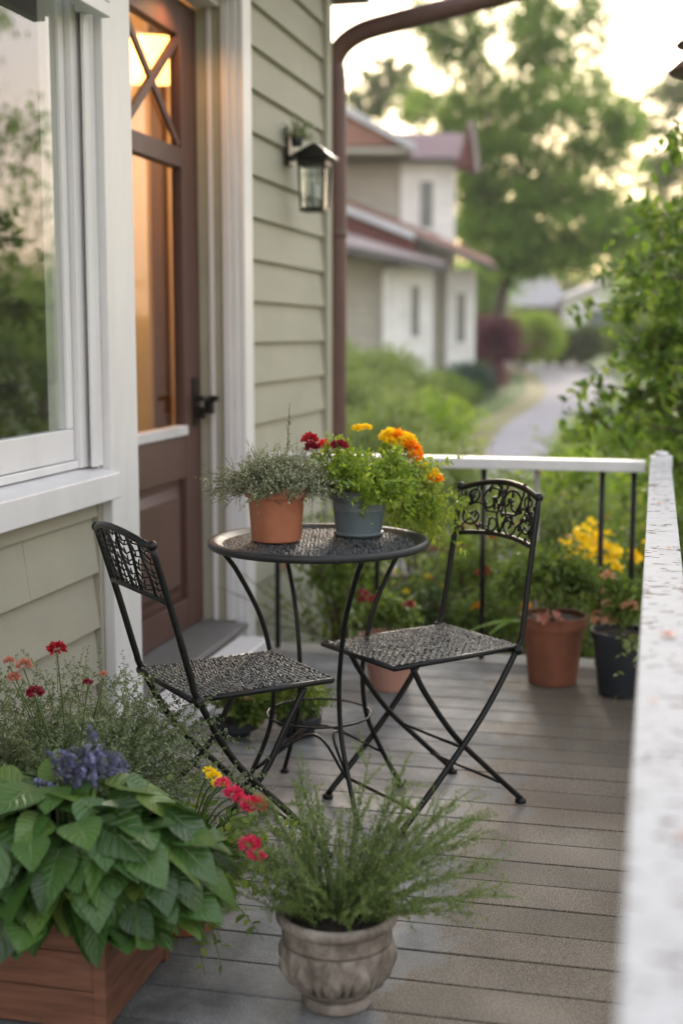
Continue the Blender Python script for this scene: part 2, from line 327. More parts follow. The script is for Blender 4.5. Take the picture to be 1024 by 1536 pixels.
class Leaves:
    """many small leaves gathered into one mesh"""
    def __init__(s): s.P = []; s.D = []; s.U = []; s.L = []; s.W = []; s.r = []
    def add(s, P, D, U, L, W, r=None):
        P = np.atleast_2d(P); n = len(P)
        s.P.append(P); s.D.append(nrm(np.atleast_2d(D) + np.zeros((n, 3)))); s.U.append(np.atleast_2d(U) + np.zeros((n, 3)))
        s.L.append(np.zeros(n) + L); s.W.append(np.zeros(n) + W); s.r.append(rng.random(n) if r is None else np.clip(np.zeros(n) + r, 0, 1))
    def build(s, name, m_, parent=None, fold=.12, droop=.1, six=False, curl=0):
        P, D, U = map(np.concatenate, (s.P, s.D, s.U)); L, W, r_ = map(np.concatenate, (s.L, s.W, s.r))
        n = len(P); Sd = nrm(np.cross(D, U)); Nn = nrm(np.cross(Sd, D)); L1 = L[:, None]; W1 = W[:, None]
        dn = np.array([0, 0, -1.])
        if six:
            vs = [P, P + D * L1 * .28 + Sd * W1 * .46 + Nn * L1 * fold * .5, P + D * L1 * .65 + Sd * W1 * .40 + Nn * L1 * fold * .4, P + D * L1 + dn * L1 * droop,
                  P + D * L1 * .65 - Sd * W1 * .40 + Nn * L1 * fold * .4, P + D * L1 * .28 - Sd * W1 * .46 + Nn * L1 * fold * .5,
                  P + D * L1 * .3, P + D * L1 * .66 + dn * L1 * droop * .3]
            k = 8; fs = [(0, 1, 6), (1, 2, 7, 6), (2, 3, 7), (0, 6, 5), (6, 7, 4, 5), (7, 3, 4)]
        else:
            vs = [P, P + D * L1 * .45 + Sd * W1 * .5 + Nn * L1 * fold, P + D * L1 + dn * L1 * droop, P + D * L1 * .45 - Sd * W1 * .5 + Nn * L1 * fold]
            k = 4; fs = [(0, 1, 2), (0, 2, 3)]
        V = np.stack(vs, 1).reshape(-1, 3)
        idx = []; tot = []; off = np.arange(n) * k
        loops = np.concatenate([np.array(q) for q in fs]); cnt = np.array([len(q) for q in fs])
        LI = (off[:, None] + loops[None]).reshape(-1); LT = np.tile(cnt, n)
        me = bpy.data.meshes.new(name); me.vertices.add(len(V)); me.vertices.foreach_set('co', V.astype(np.float32).ravel())
        me.loops.add(len(LI)); me.loops.foreach_set('vertex_index', LI.astype(np.int32))
        me.polygons.add(len(LT)); me.polygons.foreach_set('loop_start', np.concatenate([[0], np.cumsum(LT)[:-1]]).astype(np.int32)); me.polygons.foreach_set('loop_total', LT.astype(np.int32))
        at = me.attributes.new('rnd', 'FLOAT', 'POINT'); at.data.foreach_set('value', np.repeat(r_, k).astype(np.float32))
        me.materials.append(m_); me.update(calc_edges=True)
        if six: me.polygons.foreach_set('use_smooth', [True] * len(me.polygons))
        o = bpy.data.objects.new(name, me); return link(o, parent)
def rdir(n=1): return nrm(rng.normal(size=(n, 3)))

def sprig(Lv, St, base, d, length, n, ll, lw, droop=.3, ang=.9, rad=.0012, tone=.5, tv=.25, taper=.5, whorl=1):
    """a curved stem carrying small leaves; appended to the leaf set Lv and stem mesh St"""
    base = np.asarray(base, float); d = nrm(np.asarray(d, float))
    t_ = np.linspace(0, 1, 9)[:, None]; P = base + d * length * t_ + np.array([0, 0, -1]) * droop * length * t_ ** 2 + rng.normal(size=3) * length * .06 * t_ ** 2
    if St is not None: St.tube(P, np.linspace(rad, rad * .4, 9), 4, False)
    T = nrm(np.gradient(P, axis=0)); ts = np.sort(rng.random(n) * .92 + .08) * 8
    i = np.clip(ts.astype(int), 0, 7); fr = (ts - i)[:, None]; pos = P[i] * (1 - fr) + P[i + 1] * fr; tg = T[i]
    sd_ = nrm(np.cross(tg, rdir(n))); D = tg * (1 - ang * .5) + sd_ * ang
    sz = 1 - taper * (ts / 8)
    Lv.add(pos, D, np.cross(sd_, tg) * .6 + np.array([0, 0, .8]), ll * sz * rng.uniform(.7, 1.2, n), lw * sz, tone + rng.normal(size=n) * tv)
    return P
def cloud(Lv, c, rad, n, ll, lw, tone=.5, tv=.2, hang=.2, shell=.5, soft=False):
    """leaves gathered round a clump centre, thinner towards the outside"""
    u = rdir(n); q = (np.abs(rng.normal(size=n)) * .62)[:, None] if soft else rng.random(n)[:, None] ** shell; off = u * q * np.asarray(rad)
    D = nrm(u + rng.normal(size=(n, 3)) * .7 + np.array([0, 0, -hang])); U = nrm(rng.normal(size=(n, 3)) * .6 + np.array([0, 0, 1]))
    Lv.add(np.asarray(c) + off, D, U, ll * rng.uniform(.6, 1.25, n), lw * rng.uniform(.7, 1.2, n), tone + rng.normal(size=n) * tv)
def pompon(name, c, r, m_, parent, n=110, pl=.45, pw=.3, flat=.75, tone=None):
    u = rdir(n); u[:, 2] = np.abs(u[:, 2]) * 1.1 - .25; u = nrm(u); q = rng.uniform(.35, .8, n)[:, None]
    P = np.asarray(c) + u * r * q * np.array([1, 1, flat]); Lv = Leaves()
    Lv.add(P, u + rng.normal(size=(n, 3)) * .35, rng.normal(size=(n, 3)) + u * .3, r * pl * rng.uniform(.8, 1.3, n), r * pw, np.clip(q[:, 0] + rng.normal(size=n) * .2, 0, 1) if tone is None else tone)
    o = Lv.build(name, m_, parent, fold=.2, droop=0); return o
def star(Lv, c, up, r, n=6, tone=.6):
    up = nrm(np.asarray(up, float)); a = np.linspace(0, 2 * math.pi, n, endpoint=False) + rng.random() * 6
    e1 = nrm(np.cross(up, [.3, .9, .1])); e2 = np.cross(up, e1)
    D = np.cos(a)[:, None] * e1 + np.sin(a)[:, None] * e2 + up * .25
    Lv.add(np.tile(c, (n, 1)), D, np.tile(up, (n, 1)), r, r * .75, tone + rng.normal(size=n) * .15)

def bush(name, label, cat, loc, rx, ry, h, n, ll, lw, m_, clumps=14, group=None, tone=.5, flowers=None, six=False, hang=.1, stemmat='twig', dense=.35, z0=.0):
    root = empty(name, label, cat, loc, rng.random() * 6, group); Lv = Leaves(); St = MB()
    for k in range(clumps):
        a = rng.random() * 6.283; q = math.sqrt(rng.random()); zz = rng.uniform(.25, 1) if k % 3 else rng.uniform(.75, 1)
        q *= .9 * math.sqrt(max(.1, 1 - (max(0, zz - .45) / .65) ** 2)); c = np.array([math.cos(a) * q * rx, math.sin(a) * q * ry, z0 + zz * h * .88])
        s_ = dense * rng.uniform(.7, 1.3); cloud(Lv, c, (s_ * rx, s_ * ry, s_ * h * .55), n // clumps, ll, lw, tone + rng.normal() * .16, .17, hang)
        St.tube(spline([(c[0] * .1, c[1] * .1, 0), (c[0] * .5, c[1] * .5, c[2] * .6), c], 6), [.012 * max(h, .3)] * 0 or .006 * max(h, .3) + .002, 4, False)
    for _ in range(clumps):   # loose shoots
        a = rng.random() * 6.283; e = rng.uniform(.2, 1.2); dd = (math.cos(a) * math.cos(e), math.sin(a) * math.cos(e), math.sin(e))
        sprig(Lv, St, (math.cos(a) * rx * .45, math.sin(a) * ry * .45, h * .5), dd, max(rx, h) * .62, 16, ll, lw, .15, .9, .003, tone + .15)
    Lv.build('foliage', m_, root, six=six); St.build('stems', M[stemmat], root)
    for (fm, fn, fr, kind) in (flowers or []):
        for k in range(fn):
            a = rng.random() * 6.283; q = math.sqrt(rng.random()) * .85; zz = h * (.62 + .45 * math.sqrt(max(0, 1 - q * q)) * rng.uniform(.6, 1))
            pompon('flower', (math.cos(a) * q * rx, math.sin(a) * q * ry, zz), fr * rng.uniform(.8, 1.25), M[fm], root, 45)
    return root

# ------------------------------------------------------------------ SETTING: ground, path, deck
def terrain_z(x, y):
    return -.5 + 1.15 * np.clip((y - 45) / 45, 0, 1) ** 1.5 + .012 * np.clip(y - 90, 0, 400)
xs = np.concatenate([np.linspace(-400, -30, 12), np.linspace(-28, 28, 57), np.linspace(30, 400, 12)])
ys = np.concatenate([np.linspace(-60, -5, 8), np.linspace(-3, 110, 114), np.linspace(115, 700, 30)])
X, Y = np.meshgrid(xs, ys); Z = terrain_z(X, Y) + .03 * np.sin(X * 1.1) * np.sin(Y * .7) * (np.abs(X) < 28)
Z[(Y < 60) & (np.abs(X) < 12)] -= 0
V = np.stack([X, Y, Z], -1).reshape(-1, 3); nx = len(xs)
F = [(j * nx + i, j * nx + i + 1, (j + 1) * nx + i + 1, (j + 1) * nx + i) for j in range(len(ys) - 1) for i in range(nx - 1)]
tag(MB().add(V, F).build('ground', M['lawn'], smooth=True), 'green lawn and garden ground beyond the porch', kind='structure')
# curving footpath: left edge / right edge
Lp = spline([(-1.9, 9.5, 0), (-2.3, 18.1, 0), (-2.6, 22, 0), (-2.85, 27.2, 0), (-2.95, 35.5, 0), (-3.7, 46, 0), (-6.3, 62, 0), (-14, 74, 0)], 84)
Rp = spline([(-.2, 9.5, 0), (-.4, 18.1, 0), (-.6, 22, 0), (-.9, 27.2, 0), (-1.35, 35.5, 0), (-1.5, 50.2, 0), (-4.1, 67, 0), (-14, 80, 0)], 84)
def strip(L_, R_, dz):
    v = []; f = []; k = 5
    for a_, b_ in zip(L_, R_):
        for j in range(k):
            p = a_ + (b_ - a_) * j / (k - 1); p = p.copy(); p[2] = terrain_z(p[0], p[1]) + dz; v.append(p)
    for i in range(len(L_) - 1):
        for j in range(k - 1): f.append((i * k + j, i * k + j + 1, (i + 1) * k + j + 1, (i + 1) * k + j))
    return MB().add(v, f)
tag(strip(Lp, Rp, .045).build('path', M['path'], smooth=True), 'pale grey footpath curving away past the neighbouring house', kind='structure')
dn_ = np.array([-.5, 0, 0])
tag(strip(Lp + dn_ * 1.3, Lp - np.array([-.05, 0, 0]) * 0, .038).build('verge', M['verge'], smooth=True), 'dry sandy verge along the footpath', kind='structure')

# deck boards run across the porch; pitch 133 mm
mb = MB(); y = -1.2
while y < 5.12:
    x = -1.86 - random.random() * .2
    mb.box(-1.60, .125, y, y + .1275, -.028, 0 + random.uniform(-.0008, .0008)); y += .133
deck = mb.build('deck_floor', M['deck'], bevel=.002); tag(deck, 'grey composite deck boards with brown staining', kind='structure')
mb = MB(); mb.box(-1.60, .125, y + .001, y + .155, -.03, .003); mb.box(-1.60, .15, y + .156, y + .182, -.30, -.004)
tag(mb.build('deck_edge_board', M['slab'], bevel=.003), 'pale border board along the far deck edge', kind='structure')
DE = y + .15
mb = MB(); mb.box(-1.60, .125, -1.2, y, -.5, -.045); mb.box(.127, .15, -1.2, DE, -.5, -.002)
tag(mb.build('deck_base', M['dark']), 'dark timber base under the deck boards', kind='structure')

# ------------------------------------------------------------------ HOUSE
house = empty('house', 'sage green clapboard house with white trim, brown door and sash window', 'house', (-1.66, 4, 0))
HX, HY = 1.66, -4      # parts are modelled in world coordinates and shifted to the house's own origin
def H(mb_, name, m_, parent=None, bevel=0, smooth=False):
    mb_.v = [v - np.array([-1.66, 4, 0]) for v in mb_.v]
    return mb_.build(name, m_, parent or house, smooth, bevel)
PITCH = .172
def siding(y0, y1, z0, z1):
    mb_ = MB(); k = math.floor((z0 - .407) / PITCH)
    while True:
        zb = .407 + PITCH * k; zt = zb + PITCH; k += 1
        if zb >= z1: break
        a, b_ = max(zb, z0), min(zt, z1)
        if b_ - a < .012: continue
        xa = -1.660 + .021 * (1 - (a - zb) / PITCH); xb = -1.660 + .021 * (1 - (b_ - zb) / PITCH)
        yy = y0
        joints = sorted([q for q in [y0 + random.uniform(.3, 1.0) * (y1 - y0)] if q < y1 - .15 and random.random() < .35]) + [y1]
        for q in joints:
            mb_.add([(-1.69, yy, a), (xa, yy, a), (xb, yy, b_), (-1.69, yy, b_), (-1.69, q - .001, a), (xa, q - .001, a), (xb, q - .001, b_), (-1.69, q - .001, b_)],
                    [(0, 1, 2, 3), (7, 6, 5, 4), (0, 4, 5, 1), (1, 5, 6, 2), (2, 6, 7, 3), (3, 7, 4, 0)]); yy = q + .001
    return mb_
H(siding(1.2, 3.745, -.5, .808), 'siding_wall', M['siding'])
H(siding(5.322, 6.62, -.5, 3.2), 'siding_wall', M['siding'])
H(siding(5.322 - 1.35, 5.322, 2.75, 3.2), 'siding_wall', M['siding'])
H(MB().box(-1.665, -1.637, 3.748, 3.772, .0, .808), 'trim_strip', M['siding'], bevel=.002)
# backing structure, far gable wall, floor band
mb = MB(); mb.box(-1.80, -1.692, 1.2, 3.70, -.5, .80); mb.box(-1.82, -1.692, 5.17, 6.70, -.5, 3.2); mb.box(-6, -1.96, 6.58, 6.70, -.5, 3.2)
mb.box(-1.95, -1.692, 1.2, 6.70, 3.201, 3.4); mb.box(-1.80, -1.692, 1.2, 3.74, 2.62, 3.2); mb.box(-1.95, -1.692, 3.76, 5.169, 2.66, 3.2); mb.box(-1.80, -1.692, 1.2, 1.6, .801, 2.619)
H(mb, 'wall_core', M['siding'])
H(MB().box(-1.64, -1.604, 3.776, 3.995, 0.0, 3.2), 'corner_board', M['white'], bevel=.004)
H(MB().box(-1.80, -1.641, 3.76, 3.991, 0.0, 2.66), 'door_jamb', M['white'], bevel=.002)
# stepped far jamb and casing
mb = MB(); Z0, Z1 = .125, 2.60
mb.box(-1.795, -1.758, 5.178, 5.30, Z0, Z1); mb.box(-1.757, -1.738, 5.162, 5.30, Z0, Z1); mb.box(-1.737, -1.700, 5.172, 5.30, Z0, Z1)
mb.box(-1.699, -1.668, 5.160, 5.30, Z0, Z1)
H(mb, 'door_jamb', M['white'], bevel=.003)
mb = MB(); mb.box(-1.667, -1.640, 5.175, 5.318, 0.0, 3.2); mb.box(-1.6395, -1.615, 5.190, 5.306, 0.0, 3.2)
H(mb, 'door_casing', M['white'], bevel=.004)
mb = MB(); mb.box(-1.80, -1.70, 3.99, 5.157, 2.565, 2.60); mb.box(-1.80, -1.62, 3.99, 5.189, 2.602, 2.75)
H(mb, 'door_head', M['white'], bevel=.003)
H(MB().box(-1.86, -1.60, 3.99, 5.15, .10, .124), 'threshold', mat('grey_threshold', (.16, .155, .155), None, 20, .5), bevel=.006)
step = MB(); step.box(-1.598, -1.47, 3.95, 5.02, .001, .098)
H(step, 'door_step', M['white'], bevel=.006)
mb = MB(); mb.box(-1.66, -1.625, 6.622, 6.72, -.5, 3.2); mb.box(-1.75, -1.661, 6.701, 6.725, -.5, 3.2)
H(mb, 'corner_board', M['siding'], bevel=.003)
# eave
mb = MB(); mb.box(-6, -1.50, 6.0, 7.05, 3.0, 3.03); mb.box(-6, -1.47, 5.9, 7.08, 3.031, 3.16)
H(mb, 'eave', M['brown'], bevel=.004)
mb = MB(); mb.slab([(-1.2, .8, 3.35), (-1.2, 7.1, 3.35), (-6, 7.1, 5.2), (-6, .8, 5.2)], .12)
H(mb, 'roof', M['groof'])

mb = MB(); mb.box(-1.655, -1.02, -2.0, 5.5, 3.06, 3.09); mb.box(-1.019, -.99, -2.0, 5.5, 3.02, 3.20)  # unseen overhang added above the frame to cut sky light on wall and plants
H(mb, 'eave', M['cream'], bevel=.003)

# door
door = H(MB().box(-1.843, -1.842, 4.26, 4.27, .13, .14), 'door', M['door']) if False else None
mb = MB()
mb.box(-1.845, -1.80, 4.985, 5.170, .128, 2.56); mb.box(-1.845, -1.80, 3.99, 4.42, .128, 2.56)      # stiles
mb.box(-1.845, -1.8005, 4.421, 4.984, .128, .25); mb.box(-1.845, -1.8005, 4.421, 4.984, .735, .905)    # rails
mb.box(-1.845, -1.8005, 4.421, 4.984, 1.935, 2.01); mb.box(-1.845, -1.8005, 4.421, 4.984, 2.425, 2.56)
mb.box(-1.84, -1.826, 4.421, 4.984, .251, .734)                                                      # recessed field
door = H(mb, 'door', M['door'], bevel=.004); door['label'] = 'chestnut brown door with warm lit glass'
def raised(y0, y1, z0, z1):
    i = .035; return MB().add([(-1.826, y0, z0), (-1.826, y1, z0), (-1.826, y1, z1), (-1.826, y0, z1), (-1.806, y0 + i, z0 + i), (-1.806, y1 - i, z0 + i), (-1.806, y1 - i, z1 - i), (-1.806, y0 + i, z1 - i)],
                              [(4, 5, 6, 7), (0, 1, 5, 4), (1, 2, 6, 5), (2, 3, 7, 6), (3, 0, 4, 7)])
H(raised(4.46, 4.945, .285, .70), 'panel', M['door'], door)
for (z0, z1) in ((.945, 1.934), (2.011, 2.424)):
    H(MB().box(-1.828, -1.822, 4.421, 4.984, z0, z1), 'glass_pane', M['dglass'], door)
H(MB().box(-1.84, -1.788, 4.422, 4.983, .906, .944), 'glass_ledge', M['ledge'], door, bevel=.004)
mb = MB()
for sgn in (1, -1):
    a = np.array([-1.812, 4.43, 2.02 if sgn > 0 else 2.415]); b_ = np.array([-1.812, 4.975, 2.415 if sgn > 0 else 2.02])
    d_ = nrm(b_ - a); n_ = np.cross(d_, [1, 0, 0]) * .017; dx = np.array([.010 if sgn > 0 else .007, 0, 0])
    v = [a - n_ - dx, b_ - n_ - dx, b_ + n_ - dx, a + n_ - dx, a - n_ + dx, b_ - n_ + dx, b_ + n_ + dx, a + n_ + dx]
    mb.add(v, [(3, 2, 1, 0), (4, 5, 6, 7), (0, 1, 5, 4), (1, 2, 6, 5), (2, 3, 7, 6), (3, 0, 4, 7)])
H(mb, 'cross_bar', M['darkwood'] if False else M['door'], door, bevel=.002)
mb = MB(); mb.box(-1.799, -1.790, 5.06, 5.115, .935, 1.125)
hd = H(mb, 'handle', M['lock'], door, bevel=.003)
mb = MB(); mb.tube([(-1.79, 5.088, 1.045), (-1.735, 5.088, 1.045)], .011, 10); mb.tube([(-1.735, 5.095, 1.045), (-1.735, 5.03, 1.048), (-1.732, 4.985, 1.046)], [.010, .009, .007], 10)
mb.box(-1.79, -1.755, 5.07, 5.105, .965, 1.01)
H(mb, 'handle', M['lock'], door, smooth='auto')
mb = MB(); mb.tube([(-1.731, 5.09, 1.045), (-1.70, 5.09, 1.045)], .012, 10); mb.box(-1.755, -1.722, 5.075, 5.11, .985, 1.035)
H(mb, 'lock', M['lock'], door, smooth='auto')

# sash window (left) built in nested frames
win = H(MB().box(-1.70, -1.652, 3.665, 3.745, .905, 2.62).box(-1.70, -1.652, 1.6, 3.664, 2.56, 2.62).box(-1.693, -1.66, 1.6, 3.664, .905, .928), 'window', M['white'], bevel=.003)
win['label'] = 'white sash window reflecting trees and evening sky'
H(MB().box(-1.655, -1.628, 3.7455, 3.7745, .905, 2.62), 'frame', M['white'], win, bevel=.003)
H(MB().box(-1.639, -1.628, 3.700, 3.744, .905, 2.62), 'frame', M['white'], win, bevel=.003)
mb = MB(); mb.box(-1.715, -1.672, 1.6, 3.662, .93, 1.022); mb.box(-1.715, -1.672, 3.628, 3.662, 1.023, 2.558)
H(mb, 'sash', M['white'], win, bevel=.003)
H(MB().box(-1.688, -1.682, 1.6, 3.627, 1.0225, 2.558), 'glass_pane', M['glass'], win)
mb = MB(); mb.add([(-1.69, 1.2, .806), (-1.575, 1.2, .806), (-1.575, 1.2, .885), (-1.69, 1.2, .904), (-1.69, 3.775, .806), (-1.575, 3.775, .806), (-1.575, 3.775, .885), (-1.69, 3.775, .904)],
                  [(0, 1, 2, 3), (7, 6, 5, 4), (0, 4, 5, 1), (1, 5, 6, 2), (2, 6, 7, 3), (3, 7, 4, 0)])
H(mb, 'sill', M['white'], win, bevel=.004)
# outward opened upper sash
up = MB(); up.box(-1.60, -1.56, 2.2, 3.742, 2.205, 2.245); up.box(-1.60, -1.56, 3.702, 3.742, 2.246, 2.9); up.box(-1.651, -1.601, 3.69, 3.73, 2.215, 2.9)
up.box(-1.597, -1.568, 2.2, 3.701, 2.246, 2.268); up.box(-1.597, -1.568, 3.68, 3.701, 2.269, 2.9)
ups = H(up, 'upper_sash', M['white'], win, bevel=.003)
H(MB().box(-1.586, -1.58, 2.2, 3.679, 2.269, 2.9), 'upper_glass', M['glass'], win)

# interior seen through the glass
mb = MB(); mb.box(-5.0, -1.90, 4.16, 4.20, 0, 2.9)
H(mb, 'interior_partition', M['room'])
mb = MB(); mb.box(-5.0, -1.96, 6.48, 6.56, 0, 2.9); mb.box(-5.04, -5.0, 4.2, 6.56, 0, 2.9); mb.box(-5.0, -1.96, 4.2, 6.47, 2.9, 2.95); mb.box(-1.835, -1.825, 5.2, 6.47, 0, 2.9)
H(mb, 'interior_wall', M['warmwall'])
H(MB().box(-5.0, -1.85, 4.2, 6.47, .05, .10), 'interior_floor', M['darkwood'])
H(MB().box(-5.0, -1.85, 1.2, 4.15, .05, .10).box(-5.04, -5.0, 1.2, 4.15, 0, 2.9).box(-5.0, -1.82, 1.2, 4.15, 2.9, 2.95), 'dark_room', M['room'])
mb = MB(); mb.box(-2.475, -2.415, 6.40, 6.479, .1, 2.9); mb.box(-2.95, -2.88, 6.40, 6.479, .1, 2.3); mb.box(-2.25, -2.21, 6.40, 6.479, .1, 2.9)
H(mb, 'interior_door_frame', M['darkwood'])
H(MB().box(-2.879, -2.501, 6.45, 6.479, .1, 2.25), 'interior_door', M['warmwall'])
lampo = empty('ceiling_lamp', 'warm glowing drum lamp hanging behind the door glass', 'ceiling lamp', (-2.25, 5.85, 2.9))
mb = MB(); mb.lathe([(.16, -.46), (.165, -.45), (.165, -.31), (.16, -.30)], 32); mb.build('lamp_shade', M['lamp'], lampo, True)
MB().tube([(0, 0, -.30), (0, 0, 0)], .006, 8).build('cord', M['dark'], lampo)
pl = bpy.data.lights.new('lamp_bulb', 'POINT'); pl.energy = 18; pl.color = (1, .60, .29); pl.shadow_soft_size = .15
po = bpy.data.objects.new('lamp_bulb', pl); link(po, lampo); po.location = (-.15, -.45, -.45)
# recessed downlight in the door head (out of the picture, its glow lies on the jamb)
dl = empty('recessed_downlight', 'small warm downlight set in the head of the door recess', 'downlight', (-1.70, 4.80, 2.56))
MB().lathe([(.001, -.004), (.028, -.004), (.034, -.012), (.038, -.012), (.038, 0), (.001, 0)], 24).build('housing', M['lock'], dl, True)
MB().lathe([(.001, -.0075), (.026, -.0065), (.026, -.0045)], 24).build('lens', M['lamp'], dl, True)
ol = bpy.data.lights.new('downlight_bulb', 'SPOT'); ol.energy = 2.2; ol.color = (1, .45, .15); ol.spot_size = R(150); ol.spot_blend = .6; ol.shadow_soft_size = .025
oo = bpy.data.objects.new('downlight_bulb', ol); link(oo, dl); oo.location = (0, 0, -.02)

# downspout with the bent upper run
ds = empty('downspout', 'brown downspout on the house corner bending over to the upper right', 'downspout', (-1.635, 6.86, -.5))
path_ = spline([(0, 0, 0), (0, 0, 1.5), (0, 0, 3.0), (-.02, .0, 3.14), (.02, 0, 3.245), (.12, 0, 3.315), (.28, 0, 3.355), (.75, 0, 3.445), (1.6, -.02, 3.62)], 64)
MB().tube(path_, .051, 16).build('pipe', M['brown'], ds, True)
for z in (.9, 2.3):
    MB().lathe([(.053, 0), (.056, .003), (.056, .027), (.053, .03)], 24, (0, 0, z), cap=False).build('clamp', M['brown'], ds, True)

# wall lantern
lan = empty('wall_lantern', 'black wall lantern with peaked roof and clear panes on the siding', 'lantern', (-1.645, 5.95, 1.86))
ltc = (.125, 0)
MB().box(0, .018, -.045, .045, .19, .36).build('back_plate', M['iron'], lan, bevel=.003)
MB().box(.018, .05, -.012, .012, .215, .24).build('arm', M['iron'], lan, bevel=.002)
mb = MB(); hw = .062
mb.add([(.125 + sx * q, sy * q, z) for z, q in ((.218, .088), (.228, .088), (.262, .046), (.285, .016), (.292, .004)) for sx, sy in ((-1, -1), (1, -1), (1, 1), (-1, 1))],
       [(3, 2, 1, 0)] + [(i * 4 + k, i * 4 + (k + 1) % 4, (i + 1) * 4 + (k + 1) % 4, (i + 1) * 4 + k) for i in range(4) for k in range(4)] + [(16, 17, 18, 19)])
mb.build('lantern_roof', M['iron'], lan)
mb = MB()
for sx in (-1, 1):
    for sy in (-1, 1): mb.tube([(.125 + sx * .050, sy * .050, 0), (.125 + sx * .060, sy * .060, .217)], .006, 6)
mb.box(.125 - .056, .125 + .056, -.056, .056, -.012, .004); mb.box(.125 - .064, .125 + .064, -.064, .064, .188, .2175)
for sx, sy in ((0, -1), (0, 1), (1, 0), (-1, 0)):
    if sx == 0:
        mb.box(.1235, .1265, sy * .056 - .002, sy * .056 + .002, .004, .19)
        for z in (.04, .15): mb.box(.075, .175, sy * (.051 + z * .045) - .002, sy * (.051 + z * .045) + .002, z - .0015, z + .0015)
mb.build('lantern_cage', M['iron'], lan)
mb = MB()
for sx, sy in ((0, -1), (1, 0), (0, 1), (-1, 0)):
    if sx == 0: mb.box(.078, .172, sy * .051 - .001, sy * .051 + .001, .004, .187)
    else: mb.box(.125 + sx * .051 - .001, .125 + sx * .051 + .001, -.046, .046, .004, .187)
mb.build('glass_pane', M['lglass'], lan)
MB().lathe([(.018, .004), (.018, .10), (.006, .115)], 16, (.125, 0, 0)).build('candle', M['cream'], lan, True)
lp = empty('potted_plant', 'small pale variegated plant tucked behind the wall lantern roof', 'plant', (-1.585, 5.89, 2.165))
Lv = Leaves(); St = MB()
for k in range(46):
    d_ = rdir()[0]; d_[2] = abs(d_[2]) + .1; d_[0] = d_[0] * .9 + .25; sprig(Lv, St, (0.0, 0, .0), d_, .10, 11, .022, .015, .2, tone=.7)
Lv.build('foliage', M['l_sage'], lp, six=True); St.build('stems', M['stem'], lp)
MB().lathe([(.022, 0), (.03, .035), (.026, .035), (.02, .01)], 16, (.0, 0, -.035)).build('pot', M['navy'], lp, True)

# ------------------------------------------------------------------ RAILINGS
er = empty('end_railing', 'white topped railing with thin iron balusters across the far deck end', 'railing', (-.8, 5.235, 0))
MB().box(-.76, .772, -.035, .035, .775, .818).build('top_rail', M['white'], er, bevel=.004)
for i, x in enumerate([-.70, -.28, .15, .36, .61, .73]):
    MB().tube([(x, 0, .004), (x, 0, .774)], .011, 10).build('baluster', M['iron'] if i != 3 else M['slab'], er, True)
sr = empty('side_railing', 'white side railing cap with chipped flaking paint running towards the camera', 'railing', (.02, 2.5, 0))
MB().box(-.033, .046, -3.4, 2.66, .78, .82).build('cap', M['chip'], sr, bevel=.004)
MB().box(-.012, .030, -3.4, 2.66, .72, .779).build('sub_rail', M['white'], sr, bevel=.003)
MB().box(.0, .036, -3.4, 2.62, .06, .10).build('bottom_rail', M['white'], sr, bevel=.003)
y = -3.3
while y < 2.5:
    MB().box(.008, .028, y, y + .02, .101, .719).build('baluster', M['white'], sr); y += .14
MB().box(-.03, .05, 2.661, 2.74, .0, .84).build('post', M['white'], sr, bevel=.004)
MB().lathe([(.020, .8405), (.026, .845), (.026, .852), (.018, .858), (.002, .860)], 16, (.01, 2.70, 0)).build('finial', M['white'], sr, True)
# petals fallen on the cap
for i, (dy, dx, s_) in enumerate([(-.35, .012, .017), (-1.23, .020, .008), (1.35, .0, .012), (.55, .02, .010), (-.75, -.01, .007)]):
    Lv = Leaves()
    for k in range(5): Lv.add([0, 0, 0], (math.cos(k * 1.3 + i), math.sin(k * 1.3 + i), .25), (0, 0, 1), s_, s_ * .7)
    o = Lv.build('fallen_petal', M['pink'], None, six=True, droop=0); o.location = (.02 + dx, 2.5 + dy, .8235)
    tag(o, ['curled pink petals on the railing cap nearest the blurred rust smear', 'tiny dusty pink petal on the near blurred railing cap', 'curled pink petals at the far end of the railing cap', 'small pink petals midway along the railing cap', 'small pink petals at the left edge of the railing cap'][i], 'petals', 'petals fallen on the railing cap')
# porch beam above, with the feeder hanging from it
bm_ = empty('porch_beam', 'white porch beam above the side railing', 'beam', (.16, 3, 3.0))
MB().box(-.05, .05, -3.6, 2.2, 0, .18).build('beam', M['white'], bm_, bevel=.004)
fd = empty('bird_feeder', 'small hanging feeder with two brown tiered roofs at the top right edge', 'bird feeder', (.16, 4.82, 2.10))
MB().lathe([(.125, .165), (.128, .170), (.05, .235), (.012, .245)], 24).build('upper_roof', M['feeder'], fd, True)
MB().lathe([(.148, .075), (.152, .08), (.09, .135), (.06, .14)], 24).build('lower_roof', M['feeder'], fd, True)
MB().lathe([(.06, -.10), (.06, .165)], 20).build('seed_tube', M['feeder'], fd, True)
MB().lathe([(.09, -.12), (.095, -.115), (.095, -.10), (.06, -.10)], 24).build('tray', M['feeder'], fd, True)
MB().tube([(0, 0, .245), (0, 0, .90)], .002, 6).build('wire', M['iron'], fd)

